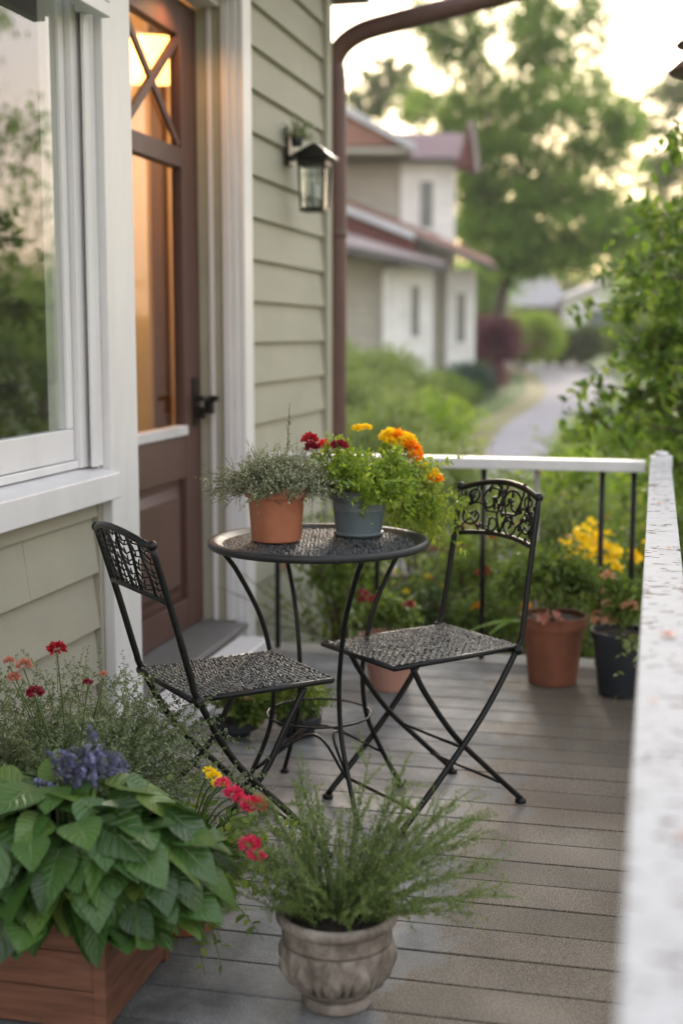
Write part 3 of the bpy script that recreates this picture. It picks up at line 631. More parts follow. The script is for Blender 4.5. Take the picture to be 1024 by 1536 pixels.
# ------------------------------------------------------------------ BISTRO TABLE AND CHAIRS
def weave(w_, d_, pitch, amp, keep=None, round_=None):
    """real over-and-under strands in two directions"""
    mb_ = MB(); nx_, ny_ = int(w_ / pitch), int(d_ / pitch)
    def strand(axis, c, span, phase):
        n = int(span / pitch) * 2 + 1; t_ = np.linspace(-span / 2, span / 2, n)
        hh = amp * np.sin(np.arange(n) * math.pi / 2 + phase) + rng.normal(size=n) * amp * .28; wd = pitch * .40 * rng.uniform(.8, 1.1, n); jit = rng.normal(size=n) * pitch * .07
        k = 3; v = np.zeros((n, k, 3))
        for j, (s_, hz) in enumerate(((-1, -.45), (0, .35), (1, -.45))):
            if axis == 'x': v[:, j] = np.stack([t_, np.full(n, c) + jit + s_ * wd, hh + hz * amp], 1)
            else: v[:, j] = np.stack([np.full(n, c) + jit + s_ * wd, t_, hh + hz * amp], 1)
        f = [(i * k + j, i * k + j + 1, (i + 1) * k + j + 1, (i + 1) * k + j) for i in range(n - 1) for j in range(k - 1)]
        if n > 1: mb_.add(v.reshape(-1, 3), f)
    for i in range(ny_):
        c = -d_ / 2 + (i + .5) * pitch; sp_ = w_ if not round_ else 2 * math.sqrt(max(0, round_ ** 2 - c * c))
        if sp_ > pitch * 3: strand('x', c, sp_, math.pi * (i % 2))
    for i in range(nx_):
        c = -w_ / 2 + (i + .5) * pitch; sp_ = d_ if not round_ else 2 * math.sqrt(max(0, round_ ** 2 - c * c))
        if sp_ > pitch * 3: strand('y', c, sp_, math.pi * ((i + 1) % 2))
    return mb_
tab = empty('bistro_table', 'round charcoal metal bistro table holding the two potted plants', 'table', (-.888, 3.51, 0), R(13))
MB().lathe([(.262, .724), (.299, .724), (.303, .728), (.303, .739), (.299, .7435), (.285, .744), (.276, .739), (.262, .733)], 72, cap=False).build('rim', M['rim'], tab, 'auto' and True)
MB().lathe([(.001, .7235), (.263, .7235), (.263, .7265), (.001, .7265)], 48).build('gap_shade_sheet', M['dark'], tab)  # dark sheet added below the mesh; stands in for shade in its gaps
wv = weave(.53, .53, .0105, .0024, round_=.264).build('tabletop_mesh', M['tstrand'], tab, True); wv.location = (0, 0, .7315)
for k in range(4):
    a = R(25 + 90 * k); ca, sa = math.cos(a), math.sin(a)
    P = spline([(r_ * ca, r_ * sa, z) for r_, z in ((.275, .721), (.235, .665), (.172, .54), (.142, .42), (.135, .33), (.150, .22), (.205, .10), (.255, .012))], 42)
    MB().tube(P, .0068, 10).build('leg', M['iron'], tab, True)
    MB().lathe([(.013, 0), (.013, .008), (.008, .012)], 14, (.255 * ca, .255 * sa, 0)).build('foot', M['iron'], tab, True)
mb = MB(); mb.tube([(.145 * math.cos(a), .145 * math.sin(a), .25) for a in np.linspace(0, 2 * math.pi, 33)], .0032, 8, False)
mb.build('ring', M['iron'], tab, True)
for k in range(4):   # curved braces low between neighbouring legs
    a0 = R(25 + 90 * k); p0 = np.array([.19 * math.cos(a0), .19 * math.sin(a0), .115]); a1 = a0 + R(90); p1 = np.array([.19 * math.cos(a1), .19 * math.sin(a1), .115])
    mid = (p0 + p1) / 2 * .35; mid[2] = .20
    MB().tube(spline([p0, mid, p1], 20), .004, 6).build('brace', M['iron'], tab, True)

def scroll(c, r0, r1, turns, a0, n=26):
    a = np.linspace(0, turns * 2 * math.pi, n); r_ = np.linspace(r0, r1, n); return np.stack([c[0] + r_ * np.cos(a0 + a), c[1] + r_ * np.sin(a0 + a)], 1)
def folding_chair(label, loc, rz, w_, d_, h, lean, tw, style, seatlabel):
    # local frame: +y is where the sitter faces, x across
    ch = empty('folding_chair', label, 'chair', loc, rz, 'black folding bistro chairs')
    sz = .45
    for sx in (-1, 1):
        P = spline([(sx * tw / 2, -d_ / 2 - lean, h), (sx * (tw * .5 + w_ * .5) / 2, -d_ / 2 - lean * .45, .64), (sx * w_ / 2, -d_ / 2 - .006, .50), (sx * w_ / 2, -d_ / 2 + .012, sz), (sx * w_ / 2, -.085, .29), (sx * w_ / 2, .06, .135), (sx * w_ / 2, d_ / 2 - .02, .012)], 48)
        MB().tube(P, .0085, 12).build('post', M['iron'], ch, True)
        x2 = sx * (w_ / 2 - .022)
        P = spline([(x2, d_ / 2 - .07, sz - .012), (x2, d_ / 2 - .115, .36), (x2, .0, .235), (x2, -.11, .13), (x2, -d_ / 2 - .03, .012)], 36)
        MB().tube(P, .008, 12).build('leg', M['iron'], ch, True)
        for yy, xx in ((d_ / 2 - .02, sx * w_ / 2), (-d_ / 2 - .03, x2)):
            MB().lathe([(.0145, 0), (.016, .004), (.015, .011), (.009, .014)], 16, (xx, yy, 0)).build('foot', M['iron'], ch, True)
        MB().ball((sx * (w_ / 2 + .004), -d_ / 2 + .012, sz - .002), .015, 10).build('pivot_cap', M['iron'], ch, True)
        MB().ball((sx * tw / 2, -d_ / 2 - lean, h + .002), .0125, 10).build('top_cap', M['iron'], ch, True)
    # seat frame and weave
    a, b_ = w_ / 2 - .012, d_ / 2
    mb_ = MB(); c_ = [(-a, -b_, sz), (a, -b_, sz), (a + .004, b_, sz), (-a - .004, b_, sz), (-a, -b_, sz)]
    for i in range(4): mb_.tube([c_[i], c_[i + 1]], .0075, 8)
    mb_.build('seat_frame', M['iron'], ch, True)
    MB().box(-a + .004, a - .004, -b_ + .004, b_ - .004, sz - .006, sz - .001).build('seat', M['dark'], ch)  # added dark sheet, paints the shade between the woven strands
    o = weave(2 * a + .004, 2 * b_ + .004, .0115, .0036).build('seat_weave', M['strand'], ch, True); o.location = (0, 0, sz + .0055)
    MB().tube([(-a, -.05, .185), (a, -.05, .185)], .0045, 8).build('stretcher', M['iron'], ch, True)
    MB().tube([(-w_ / 2, .135, .055), (w_ / 2, .135, .055)], .005, 8).build('stretcher', M['iron'], ch, True)
    MB().tube([(-w_ / 2 + .022, -.16, .075), (w_ / 2 - .022, -.16, .075)], .0045, 8).build('stretcher', M['iron'], ch, True)
    # back: arched top rail, lower rail, ornament between
    zt, zb = h, h - .135
    def B(u, z):   # point on the back panel, u in -1..1; gently bowed backwards
        wz = tw / 2 + (w_ - tw) / 2 * (h - z) / (h - .64) * .5
        return (u * wz, -d_ / 2 - lean * (.45 + .55 * (z - .64) / (h - .64)) - .022 * (1 - u * u), z)
    us = np.linspace(-1, 1, 21)
    MB().tube([B(u, zt - .004 + .03 * (1 - u * u)) for u in us], .0085, 10).build('back_rail', M['iron'], ch, True)
    MB().tube([B(u, zb + .014 * (1 - u * u)) for u in us], .007, 10).build('back_rail', M['iron'], ch, True)
    orn = MB()
    def wire(uv, r_=.0028):
        q = [(min(.96, max(-.96, u)), v) for u, v in uv]
        orn.tube([B(u, zb + .014 * (1 - u * u) + v * (zt - zb + .016 * (1 - u * u))) for u, v in q], r_, 6)
    if style == 'scroll':
        for sx in (-1, 1):
            wire([(sx * u, v) for u, v in scroll((.30, .62), .05, .30, 1.2, 2.2)], .0034)
            wire([(sx * u, v) for u, v in scroll((.66, .34), .04, .28, 1.3, .4)], .0034)
            wire([(sx * u, v) for u, v in scroll((.72, .76), .03, .18, 1.3, 3.5)], .003)
            wire([(sx * u, v) for u, v in scroll((.22, .20), .03, .2, 1.2, 5.2)], .003)
            wire([(0, 0), (sx * .12, .35), (sx * .02, .68), (sx * .1, 1.0)], .0036)
            wire([(sx * .1, .4), (sx * .36, .42), (sx * .5, .75), (sx * .55, 1.0)], .0036)
            wire([(sx * .95, .1), (sx * .7, .3), (sx * .5, .05)], .003); wire([(sx * .95, .6), (sx * .8, .5), (sx * .62, .95)], .003)
        for _ in range(58):
            u, v = rng.uniform(-.93, .93), rng.uniform(.06, .95); a_ = rng.random() * 6.28
            wire([(u, v), (u + .05 * math.cos(a_), v + .09 * math.sin(a_)), (u + .085 * math.cos(a_ + .9), v + .15 * math.sin(a_ + .9))], rng.uniform(.0024, .005))
    else:
        ribs = [-.78, -.5, -.2, .12, .42, .72]
        for u in ribs: wire([(u + .03 * math.sin(v * 6 + u * 9), v) for v in np.linspace(0, 1, 8)], .004)
        allr = [-.97] + ribs + [.97]
        for u0, u1 in zip(allr[:-1], allr[1:]):
            um = (u0 + u1) / 2 + rng.normal() * .02
            for k in range(9):
                v = (k + .5) / 9 + rng.normal() * .015; dv = rng.uniform(.04, .09)
                wire([(u0, v + dv), (um, v - dv * .2), (u1, v + dv * .9)], .0021)
                wire([(um, v - dv * .2), (um + rng.normal() * .03, v + .09)], .0019)
    orn.build('back_ornament', M['iron'], ch, True)
    return ch
# facing angle: the sitter's +y axis
folding_chair('right black folding chair with scrolled leaf back standing by the railing', (-.608, 3.540, 0), R(227 - 90), .35, .42, .858, .063, .335, 'scroll', '')
folding_chair('left black folding chair with netted back in front of the brown door', (-1.008, 3.119, 0), R(43.5 - 90), .35, .375, .825, .10, .36, 'net', '')

# ------------------------------------------------------------------ POTS
def potmb(rb, rt, h, rimh=.03, rimo=.006, th=.006, band=None):
    p = [(rb * .92, 0), (rb, .004), (rt - rimo - (rt - rb) * rimh / h, h - rimh)]
    if band: r1 = rb + (rt - rimo - rb) * band / h; p = [(rb * .92, 0), (rb, .004), (r1, band - .0015), (r1 + .002, band), (r1 + .001, band + .003), (rt - rimo - (rt - rb) * rimh / h, h - rimh)]
    p += [(rt - .001, h - rimh + .002), (rt, h - .003), (rt - .002, h), (rt - th, h), (rt - th - .002, h - .02), (rb - .004, .02)]
    return MB().lathe(p, 56)
def potted(name, label, loc, rb, rt, h, m_, group=None, **kw):
    root = empty(name, label, 'potted plant', loc, 0, group)
    potmb(rb, rt, h, **kw).build('pot', m_, root, 'auto')
    s_ = MB().lathe([(.001, h - .018), (rt * .5, h - .012), (rt - .012, h - .018)], 32, rf=lambda a, z, r_: .002 * np.sin(a * 7), cap=False); s_.build('soil', M['soil'], root, True)
    return root
GT = 'potted plants on the bistro table'
# grey-leaved thyme in terracotta
p1 = potted('potted_herb', 'terracotta pot of wispy grey green herb on the bistro table', (-1.005, 3.50, .7355), .068, .087, .152, M['terra'], GT)
Lv = Leaves(); St = MB()
for k in range(330):
    a = rng.random() * 6.283; e = rng.uniform(.2, 1.5); l_ = rng.uniform(.085, .165)
    b_ = np.array([math.cos(a) * rng.uniform(0, .055), math.sin(a) * rng.uniform(0, .055), .132]); d_ = (math.cos(a) * math.cos(e), math.sin(a) * math.cos(e), math.sin(e))
    P = sprig(Lv, St, b_, d_, l_, 34, .0095, .006, .35, 1.1, .0009, .52, .28)
    for q in range(3):
        i = rng.integers(3, 8); sprig(Lv, St, P[i], np.array(d_) + rng.normal(size=3) * .6, l_ * .4, 18, .0085, .0055, .15, 1.1, .0006, .62, .28)
cx = np.array([.974, .228, 0.])   # direction that runs to the right in the picture
for dx, dz, l_ in ((-.9, .55, .20), (-.95, .15, .19), (-.8, .1, .17), (-.97, .35, .18), (-.8, -.1, .15), (.85, .2, .18), (.95, .1, .17), (.7, .5, .15)):
    P = sprig(Lv, St, (0.03 * dx, 0, .14), cx * dx + np.array([0, 0, dz + .1]), l_, 46, .009, .0055, .32, 1.1, .0013, .5, .25)
    for i in (3, 4, 5, 6, 7): sprig(Lv, St, P[i], cx * dx * .6 + rng.normal(size=3) * .6, l_ * .3, 16, .0085, .005, .1, 1.1, .0007, .55, .28)
P = sprig(Lv, St, (.02, .02, .14), (.06, 0, 1), .215, 70, .0095, .0055, .0, 1.0, .0013, .45, .2)
for i in (4, 5, 6): sprig(Lv, St, P[i], (rng.normal() * .4, rng.normal() * .4, 1), .05, 18, .009, .0055, 0, 1, .0007, .4, .2)
Lv.build('foliage', M['l_sage'], p1); St.build('stems', M['twig'], p1)
# marigolds in the blue-grey pot
p2 = potted('potted_marigold', 'blue grey pot of marigolds and small red blooms on the bistro table', (-.808, 3.66, .7355), .064, .085, .130, M['bluepot'], GT, rimh=.028, band=.072)
MB().lathe([(.063, 0), (.070, .003), (.071, .010), (.065, .0105)], 40, cap=False).build('saucer', M['bluepot'], p2, True)
Lv = Leaves(); St = MB()
for k in range(95):
    a = rng.random() * 6.283; e = rng.uniform(.45, 1.5); l_ = rng.uniform(.12, .215)
    d_ = np.array((math.cos(a) * math.cos(e), math.sin(a) * math.cos(e), math.sin(e))) + cx * .22
    P = sprig(Lv, St, (math.cos(a) * .04, math.sin(a) * .04, .105), d_, l_, 26, .032, .014, .3, 1.0, .0014, .45, .25)
    for q in range(3): sprig(Lv, St, P[rng.integers(3, 9)], d_ + rng.normal(size=3) * .7, l_ * .45, 12, .027, .012, .3, 1.0, .0009, .55, .25)
for k in range(60):   # trailing feathery growth spilling to the right, behind the pot
    s0 = rng.uniform(.15, 1); d_ = cx * rng.uniform(.35, 1.0) + np.array([-.23, .97, 0]) * rng.uniform(.1, .45) + np.array([0, 0, rng.uniform(.0, .7)])
    P = sprig(Lv, St, cx * .05 + np.array([0, 0.02, .115]), d_, rng.uniform(.13, .235), 28, .036, .011, rng.uniform(.35, 1.0), .9, .0014, .62, .25)
    for q in range(3): sprig(Lv, St, P[rng.integers(3, 9)], d_ * .4 + np.array([0, 0, -.5]) + rng.normal(size=3) * .4, .07, 14, .032, .010, .3, .9, .0009, .7, .22)
Lv.build('foliage', M['l_lime'], p2, six=True, fold=.08)
def T2(x, y, z): return np.array([x + .808, y - 3.66, z - .7355])
flw = [((-.925, 3.57, 1.012), .020, 'crimson'), ((-.915, 3.545, .992), .020, 'wine'), ((-.885, 3.57, .997), .018, 'red'), ((-.842, 3.56, .995), .022, 'wine'), ((-.95, 3.60, 1.005), .011, 'crimson')]
for c, r_, m_ in flw:
    c = T2(*c); St.tube(spline([(-.02, -.01, .10), c * np.array([.7, .7, .75]), c - [0, 0, .008]], 10), .0014, 5, False); pompon('flower', c, r_, M[m_], p2, 150, .5, .45)
for c, r_, m_ in [((-.715, 3.76, 1.008), .024, 'orange'), ((-.690, 3.75, 1.000), .021, 'yellow'), ((-.672, 3.76, .975), .019, 'orange'), ((-.740, 3.75, 1.016), .018, 'yellow'), ((-.66, 3.74, .955), .016, 'orange'), ((-.700, 3.77, .985), .020, 'orange'), ((-.655, 3.76, .937), .013, 'orange'),
                  ((-.615, 3.74, .905), .020, 'yellow'), ((-.600, 3.74, .890), .015, 'orange'), ((-.625, 3.74, .885), .013, 'yellow'), ((-.730, 3.74, .995), .017, 'yellow'), ((-.705, 3.735, .985), .015, 'yellow'), ((-.68, 3.74, .99), .016, 'orange'), ((-.75, 3.745, 1.005), .014, 'yellow'), ((-.64, 3.73, .93), .012, 'yellow'), ((-.838, 3.78, 1.028), .013, 'yellow'), ((-.815, 3.79, 1.030), .012, 'yellow')]:
    c = T2(*c); St.tube(spline([(.03, .02, .11), c * np.array([.75, .75, .75]), c - [0, 0, .008]], 10), .0014, 5, False); pompon('flower', c, r_ * 1.3, M[m_], p2, 130, .55, .5, .5)
St.build('stems', M['stem'], p2)

# carved stone urn with feathery fern
urn = empty('stone_urn', 'carved stone pot with feathery asparagus fern at the front of the deck', 'potted plant', (-.573, 2.405, 0))
def rel(a, z, r_):
    if not .045 < z < .128: return np.zeros_like(a)
    v = (z - .045) / .083; n = 11
    k1 = np.abs(((a * n / 6.283 + .0) % 1) - .5) * 2; k2 = np.abs(((a * n / 6.283 + .5) % 1) - .5) * 2
    e = math.sin(math.pi * v) ** .5
    leafA = np.clip(1 - (k1 / (.25 + .75 * math.sin(math.pi * min(1, v * .95 + .04)))) ** 2, 0, 1); leafB = np.clip(1 - (k2 / (.15 + .8 * v)) ** 2, 0, 1)
    rib = .25 * np.cos(k1 * 9 + v * 10)
    return .014 * e * (np.maximum(leafA * (1 + rib), leafB * .7) - .5)
prof = []
ctrl = [(.060, 0), (.0655, .004), (.066, .014), (.064, .021), (.061, .026), (.070, .032), (.084, .044), (.094, .060), (.1005, .078), (.1035, .098), (.104, .118), (.1015, .130), (.103, .134), (.103, .150), (.104, .162), (.110, .166), (.1135, .172), (.1140, .180), (.111, .186), (.104, .187), (.101, .182), (.094, .16)]
cp = spline([(r_, z, 0) for r_, z in ctrl], 5 * (len(ctrl) - 1))
mb = MB().lathe([(p[0], p[1]) for p in cp], 240, rf=rel)
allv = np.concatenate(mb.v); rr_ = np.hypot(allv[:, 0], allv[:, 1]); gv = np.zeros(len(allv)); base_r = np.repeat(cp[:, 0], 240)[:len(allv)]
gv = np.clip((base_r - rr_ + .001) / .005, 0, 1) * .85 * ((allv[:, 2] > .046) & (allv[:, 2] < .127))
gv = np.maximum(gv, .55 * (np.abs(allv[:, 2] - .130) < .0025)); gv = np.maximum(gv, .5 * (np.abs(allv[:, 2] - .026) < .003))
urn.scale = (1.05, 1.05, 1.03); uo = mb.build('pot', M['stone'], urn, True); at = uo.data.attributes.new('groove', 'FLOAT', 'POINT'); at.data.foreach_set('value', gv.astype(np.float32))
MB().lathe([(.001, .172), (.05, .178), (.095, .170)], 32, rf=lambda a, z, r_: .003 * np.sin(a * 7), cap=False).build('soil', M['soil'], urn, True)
Lv = Leaves(); St = MB()
for k in range(120):
    a = rng.random() * 6.283; e = rng.uniform(.5, 1.5); l_ = rng.uniform(.13, .30) * (.7 + .35 * math.sin(e)) ; q = rng.uniform(0, .075)
    d_ = np.array((math.cos(a) * math.cos(e), math.sin(a) * math.cos(e), math.sin(e)))
    if d_[0] > .1: l_ *= 1.08
    P = sprig(Lv, St, (math.cos(a) * q, math.sin(a) * q, .172), d_, l_, 150, .0100, .0028, .14, 1.1, .0011, .45, .28, .3)
    for j in range(2):
        i = rng.integers(2, 8); sprig(Lv, St, P[i], d_ * .9 + rng.normal(size=3) * .5, l_ * rng.uniform(.22, .38), 44, .0095, .0025, .25, 1.15, .0007, .55, .25, .35)
for dx, dz, l_, dy in ((.66, .8, .37, .1), (.78, .66, .36, .2), (.9, .6, .33, -.1), (.45, 1, .37, .1), (-.2, 1, .35, .1), (-.5, .9, .32, 0), (-.85, .6, .26, .1), (1, .25, .27, .1), (.72, .75, .34, 0), (.85, .72, .33, .1), (.6, .9, .35, 0), (.95, .35, .28, -.1), (.9, .45, .27, .1), (.35, 1, .36, 0), (.15, 1, .36, .1), (.95, .12, .25, 0), (-.4, 1, .30, 0), (-.75, .8, .26, 0), (.5, 1, .33, -.1), (.8, .9, .33, -.1)):
    P = sprig(Lv, St, (.03 * dx, 0, .172), cx * dx + np.array([0, dy, dz]), l_, 210, .0105, .0028, .18, 1.15, .0013, .55, .22, .4)
    for i in (3, 4, 5, 6, 7):
        for _ in range(2): sprig(Lv, St, P[i], cx * dx + np.array([0, 0, dz]) + rng.normal(size=3) * .42, l_ * .24, 44, .0098, .0024, .15, 1.15, .0007, .62, .22, .35)
Lv.build('foliage', M['l_fern'], urn, fold=.02, droop=.0); St.build('stems', M['stem'], urn)

# ------------------------------------------------------------------ FRONT LEFT: cedar planter and its plants
box = empty('wooden_planter', 'reddish cedar planter box under the broad leaved plant', 'planter', (-1.27, 2.335, 0))
mb = MB(); bw, bd, bh = .31, .165, .31
for i in range(4):
    z0 = .012 + i * .075
    mb.box(-bw + .022, bw - .022, -bd, -bd + .018, z0, z0 + .0735); mb.box(-bw + .022, bw - .022, bd - .018, bd, z0, z0 + .0735)
    mb.box(bw - .018, bw, -bd + .022, bd - .022, z0, z0 + .0735); mb.box(-bw, -bw + .018, -bd + .022, bd - .022, z0, z0 + .0735)
mb.build('side_boards', M['cedar'], box, bevel=.002)
mb = MB()
for sx in (-1, 1):
    for sy in (-1, 1):
        x0, x1 = sorted((sx * (bw - .022), sx * (bw + .003))); y0, y1 = sorted((sy * (bd - .022), sy * (bd + .003)))
        MB().box(x0, x1, y0, y1, 0, bh + .004).build('corner_post', M['cedar'], box, bevel=.002)
MB().box(-bw + .02, bw - .02, -bd + .02, bd - .02, .26, .275).build('soil', M['soil'], box)

def bigleaf(mb_, uvs, P, D, U, L, W, droop, r_, cup=.10):
    nu, nv = 7, 9; D = nrm(np.asarray(D, float)); Sd = nrm(np.cross(D, U)); Nn = np.cross(Sd, D); v = []; uvl = []
    ph = random.random() * 6
    for j in range(nv):
        t_ = j / (nv - 1); wd = W * .5 * (math.sin(math.pi * min(1, t_ ** .62)) ** .85 if 0 < t_ < 1 else 0.001)
        cen = P + D * L * (t_ - .12 * droop * t_ ** 2) + np.array([0, 0, -1]) * droop * L * t_ ** 2
        for i in range(nu):
            u = -1 + 2 * i / (nu - 1); back = -D * L * .07 * abs(u) * max(0, (1 - t_ * 3))
            v.append(cen + Sd * wd * u + back + Nn * (cup * abs(u) ** 1.3 * wd * 1.3 + .006 * math.sin(t_ * 14 + ph + abs(u) * 2) * abs(u) * L * 6 * .1)); uvl.append((u, t_, 0))
    f = [(j * nu + i, j * nu + i + 1, (j + 1) * nu + i + 1, (j + 1) * nu + i) for j in range(nv - 1) for i in range(nu - 1)]
    mb_.add(v, f, r_); uvs += uvl
def broadplant(name, label, loc, n, rx, ry, zc, h, L0, L1, m_, seed=3):
    root = empty(name, label, 'plant', loc); mb_ = MB(); uvs = []; St_ = MB(); rs = np.random.default_rng(seed)
    for k in range(n):
        a = rs.random() * 6.283; e = math.asin(rs.uniform(-.35, 1.0)); ring = rs.uniform(.75, 1.0) if k % 4 else rs.uniform(.4, .75)
        d_ = np.array([math.cos(a) * math.cos(e), math.sin(a) * math.cos(e), math.sin(e)])
        P = np.array([0, 0, zc]) + d_ * np.array([rx, ry, h]) * ring
        flat = np.array([math.cos(a), math.sin(a), 0]); D_ = nrm(flat * (.9 + rs.random() * .3) + np.array([0, 0, .25 - .8 * (1 - max(0, e) / 1.57) + rs.normal() * .2]) + rs.normal(size=3) * .28)
        U_ = nrm(np.array([0, 0, 1]) + d_ * .7 + rs.normal(size=3) * .4); L_ = rs.uniform(L0, L1)
        st = P - D_ * L_ * .25; bigleaf(mb_, uvs, st, D_, U_, L_, L_ * rs.uniform(.74, .92), rs.uniform(.12, .42), np.clip(.5 + rs.normal() * .3, 0, 1))
        St_.tube(spline([(P[0] * .12, P[1] * .12, 0), (P[0] * .4, P[1] * .4, zc * .8), st], 8), .003, 5, False)
    o = mb_.build('leaves', m_, root, True); at_ = o.data.attributes.new('luv', 'FLOAT_VECTOR', 'POINT'); at_.data.foreach_set('vector', np.array(uvs, np.float32).ravel())
    St_.build('stems', M['stem'], root); return root
broadplant('broad_leaf_plant', 'mass of large drooping green heart shaped leaves filling the cedar planter', (-1.08, 2.26, .265), 420, .30, .24, .03, .175, .062, .125, M['l_big'], 5)
# lavender
lv = empty('lavender_plant', 'clump of dusky violet lavender behind the broad leaves', 'plant', (-1.05, 2.29, .275)); Lv = Leaves(); St = MB(); Fl = Leaves()
for k in range(40):
    a = rng.random() * 6.283; e = rng.uniform(1.27, 1.57); d_ = np.array((math.cos(a) * math.cos(e), math.sin(a) * math.cos(e), math.sin(e)))
    P = sprig(Lv, St, (0, 0, 0), d_, .235 + rng.random() * .04, 14, .03, .004, .05, .6, .001, .5)
    sprig(Fl, St, P[6], d_ + rng.normal(size=3) * .4, .06, 60, .014, .0085, .15, 1.3, .001, .5, .25, .2)
Lv.build('foliage', M['l_sage'], lv); Fl.build('flower_spikes', M['lav'], lv); St.build('stems', M['stem'], lv)
# zinnias between planter and urn
zn = empty('potted_zinnia', 'pot of magenta and yellow blooms beside the cedar planter', 'potted plant', (-.98, 2.66, 0))
potmb(.07, .09, .15).build('pot', M['terra_dark'], zn, 'auto'); Lv = Leaves(); St = MB()
def TZ(x, y, z): return np.array([x + .98, y - 2.66, z - .028])
zf = [((-.745, 2.42, .408), .021, 'magenta', 170), ((-.735, 2.36, .352), .017, 'magenta', 130), ((-.716, 2.34, .338), .015, 'magenta', 120), ((-.80, 2.46, .415), .016, 'magenta', 110), ((-.825, 2.47, .430), .013, 'magenta', 90),
      ((-.86, 2.52, .425), .013, 'yellow', 90), ((-.845, 2.50, .418), .012, 'yellow', 80), ((-.875, 2.53, .432), .010, 'yellow', 70), ((-.785, 2.45, .408), .012, 'magenta', 90)]
for c, r_, m_, n_ in zf:
    c = TZ(*c); St.tube(spline([(0, 0, .13), c * np.array([.6, .6, .8]), c - [0, 0, .008]], 10), .0018, 5, False)
    pompon('flower', c, r_ * 1.25, M[m_], zn, int(n_ * 1.4), .45, .3, .65)
for k in range(90):
    a = rng.random() * 6.283; e = rng.uniform(.1, 1.3); d_ = np.array((math.cos(a) * math.cos(e) + .35, math.sin(a) * math.cos(e) - .45, math.sin(e)))
    sprig(Lv, St, (0, 0, .13), d_, rng.uniform(.18, .36), 11, .045, .026, .35, 1, .0018, .45, .3)
Lv.build('foliage', M['l_mid'], zn, six=True); St.build('stems', M['stem'], zn)
# hazy herb bush with carnations against the siding
hb = empty('potted_herb_bush', 'feathery grey green bush with crimson carnations below the window sill', 'potted plant', (-1.30, 2.78, 0))
potmb(.11, .14, .22).build('pot', M['terra_dark'], hb, 'auto'); Lv = Leaves(); St = MB()
for k in range(330):
    a = rng.random() * 6.283; e = rng.uniform(.15, 1.35); d_ = np.array((math.cos(a) * math.cos(e), math.sin(a) * math.cos(e), math.sin(e)))
    l_ = rng.uniform(.19, .37); P = sprig(Lv, St, (math.cos(a) * .06, math.sin(a) * .06, .20), d_, l_, 46, .014, .0075, .2, 1.1, .0012, .42, .25)
    for j in range(4): sprig(Lv, St, P[rng.integers(3, 9)], d_ + rng.normal(size=3) * .6, l_ * .35, 26, .014, .007, .15, 1.1, .0008, .5, .28)
Lv.build('foliage', M['l_haze'], hb)
for c, r_, m_ in [((-1.25, 2.62, 0.620), .020, 'crimson'), ((-1.27, 2.55, 0.540), .018, 'wine'), ((-1.33, 2.62, 0.580), .017, 'pink'), ((-1.345, 2.60, 0.555), .015, 'pink'), ((-1.18, 2.62, .55), .010, 'wine'), ((-1.16, 2.66, .56), .009, 'pink'), ((-1.36, 2.61, 0.590), .012, 'pink')]:
    c = np.array(c) - [-1.30, 2.78, 0]; St.tube(spline([(0, 0, .2), c * np.array([.7, .7, .8]), c - [0, 0, .01]], 10), .0015, 5, False); pompon('flower', c, r_, M[m_], hb, 120, .5, .4, .7)
St.build('stems', M['stem'], hb)

# ------------------------------------------------------------------ FAR END OF DECK
def fill(root, c, rad, n, ll, lw, m_, clumps, six=True, tone=.5):
    Lv_ = Leaves(); St_ = MB()
    for k in range(clumps):
        d_ = rdir()[0]; d_[2] = abs(d_[2]) * .9 - .1; q = rng.uniform(.5, 1); cc = np.asarray(c) + d_ * np.asarray(rad) * q * .8
        cloud(Lv_, cc, np.asarray(rad) * .33, n // clumps, ll, lw, tone + rng.normal() * .15, .18, .25); St_.tube(spline([(0, 0, c[2] - rad[2]), (np.asarray(c) * .7 + cc * .3), cc], 8), .003, 5, False)
    for k in range(clumps): 
        d_ = rdir()[0]; d_[2] = abs(d_[2]); sprig(Lv_, St_, np.asarray(c) + d_ * np.asarray(rad) * .5, d_, max(rad) * .65, 14, ll, lw, .3, 1, .002, tone + .1)
    Lv_.build('foliage', m_, root, six=six); St_.build('stems', M['stem'], root)
GF = 'pots standing along the far deck edge'
q1 = potted('potted_shrub', 'large terracotta pot of bushy green foliage with pink leaves at the rim', (-.345, 4.95, 0), .09, .125, .26, M['terra_dark'], GF, rimh=.045)
fill(q1, (-.02, 0, .37), (.21, .17, .15), 2600, .034, .018, M['l_mid'], 26)
for k in range(8):
    a = R(rng.uniform(-160, -60)); Lv = Leaves(); Lv.add([.095 * math.cos(a), .11 * math.sin(a), .27 + rng.uniform(0, .03)], (math.cos(a) * .6, math.sin(a), rng.uniform(-.6, .4)), rng.normal(size=3) * .5 + [0, -.3, 1], rng.uniform(.035, .065), .04, .5 + rng.normal() * .2)
    Lv.build('flower', M['pink'], q1, six=True)
q2 = potted('potted_shrub', 'navy blue pot of peach blooms beside the railing post', (-.095, 4.83, 0), .075, .11, .24, M['navy'], GF)
fill(q2, (0, 0, .33), (.13, .13, .13), 1200, .036, .02, M['l_mid'], 16)
for k in range(9):
    c = (rng.uniform(-.10, .10), rng.uniform(-.12, .0), rng.uniform(.27, .45)); pompon('flower', c, rng.uniform(.02, .032), M['peach'], q2, 60)
Lv = Leaves(); St = MB()
for k in range(6): sprig(Lv, St, (.02, -.08, .24), (rng.normal() * .4 + .2, -.6, 0), .2, 14, .035, .022, 1.0, 1, .002, .7)
Lv.build('trailing_leaves', M['l_pale'], q2, six=True)
q3 = potted('potted_shrub', 'pale pinkish terracotta bowl behind the right chair seat', (-.925, 4.72, 0), .07, .115, .20, M['terra_pink'], GF, rimh=.04)
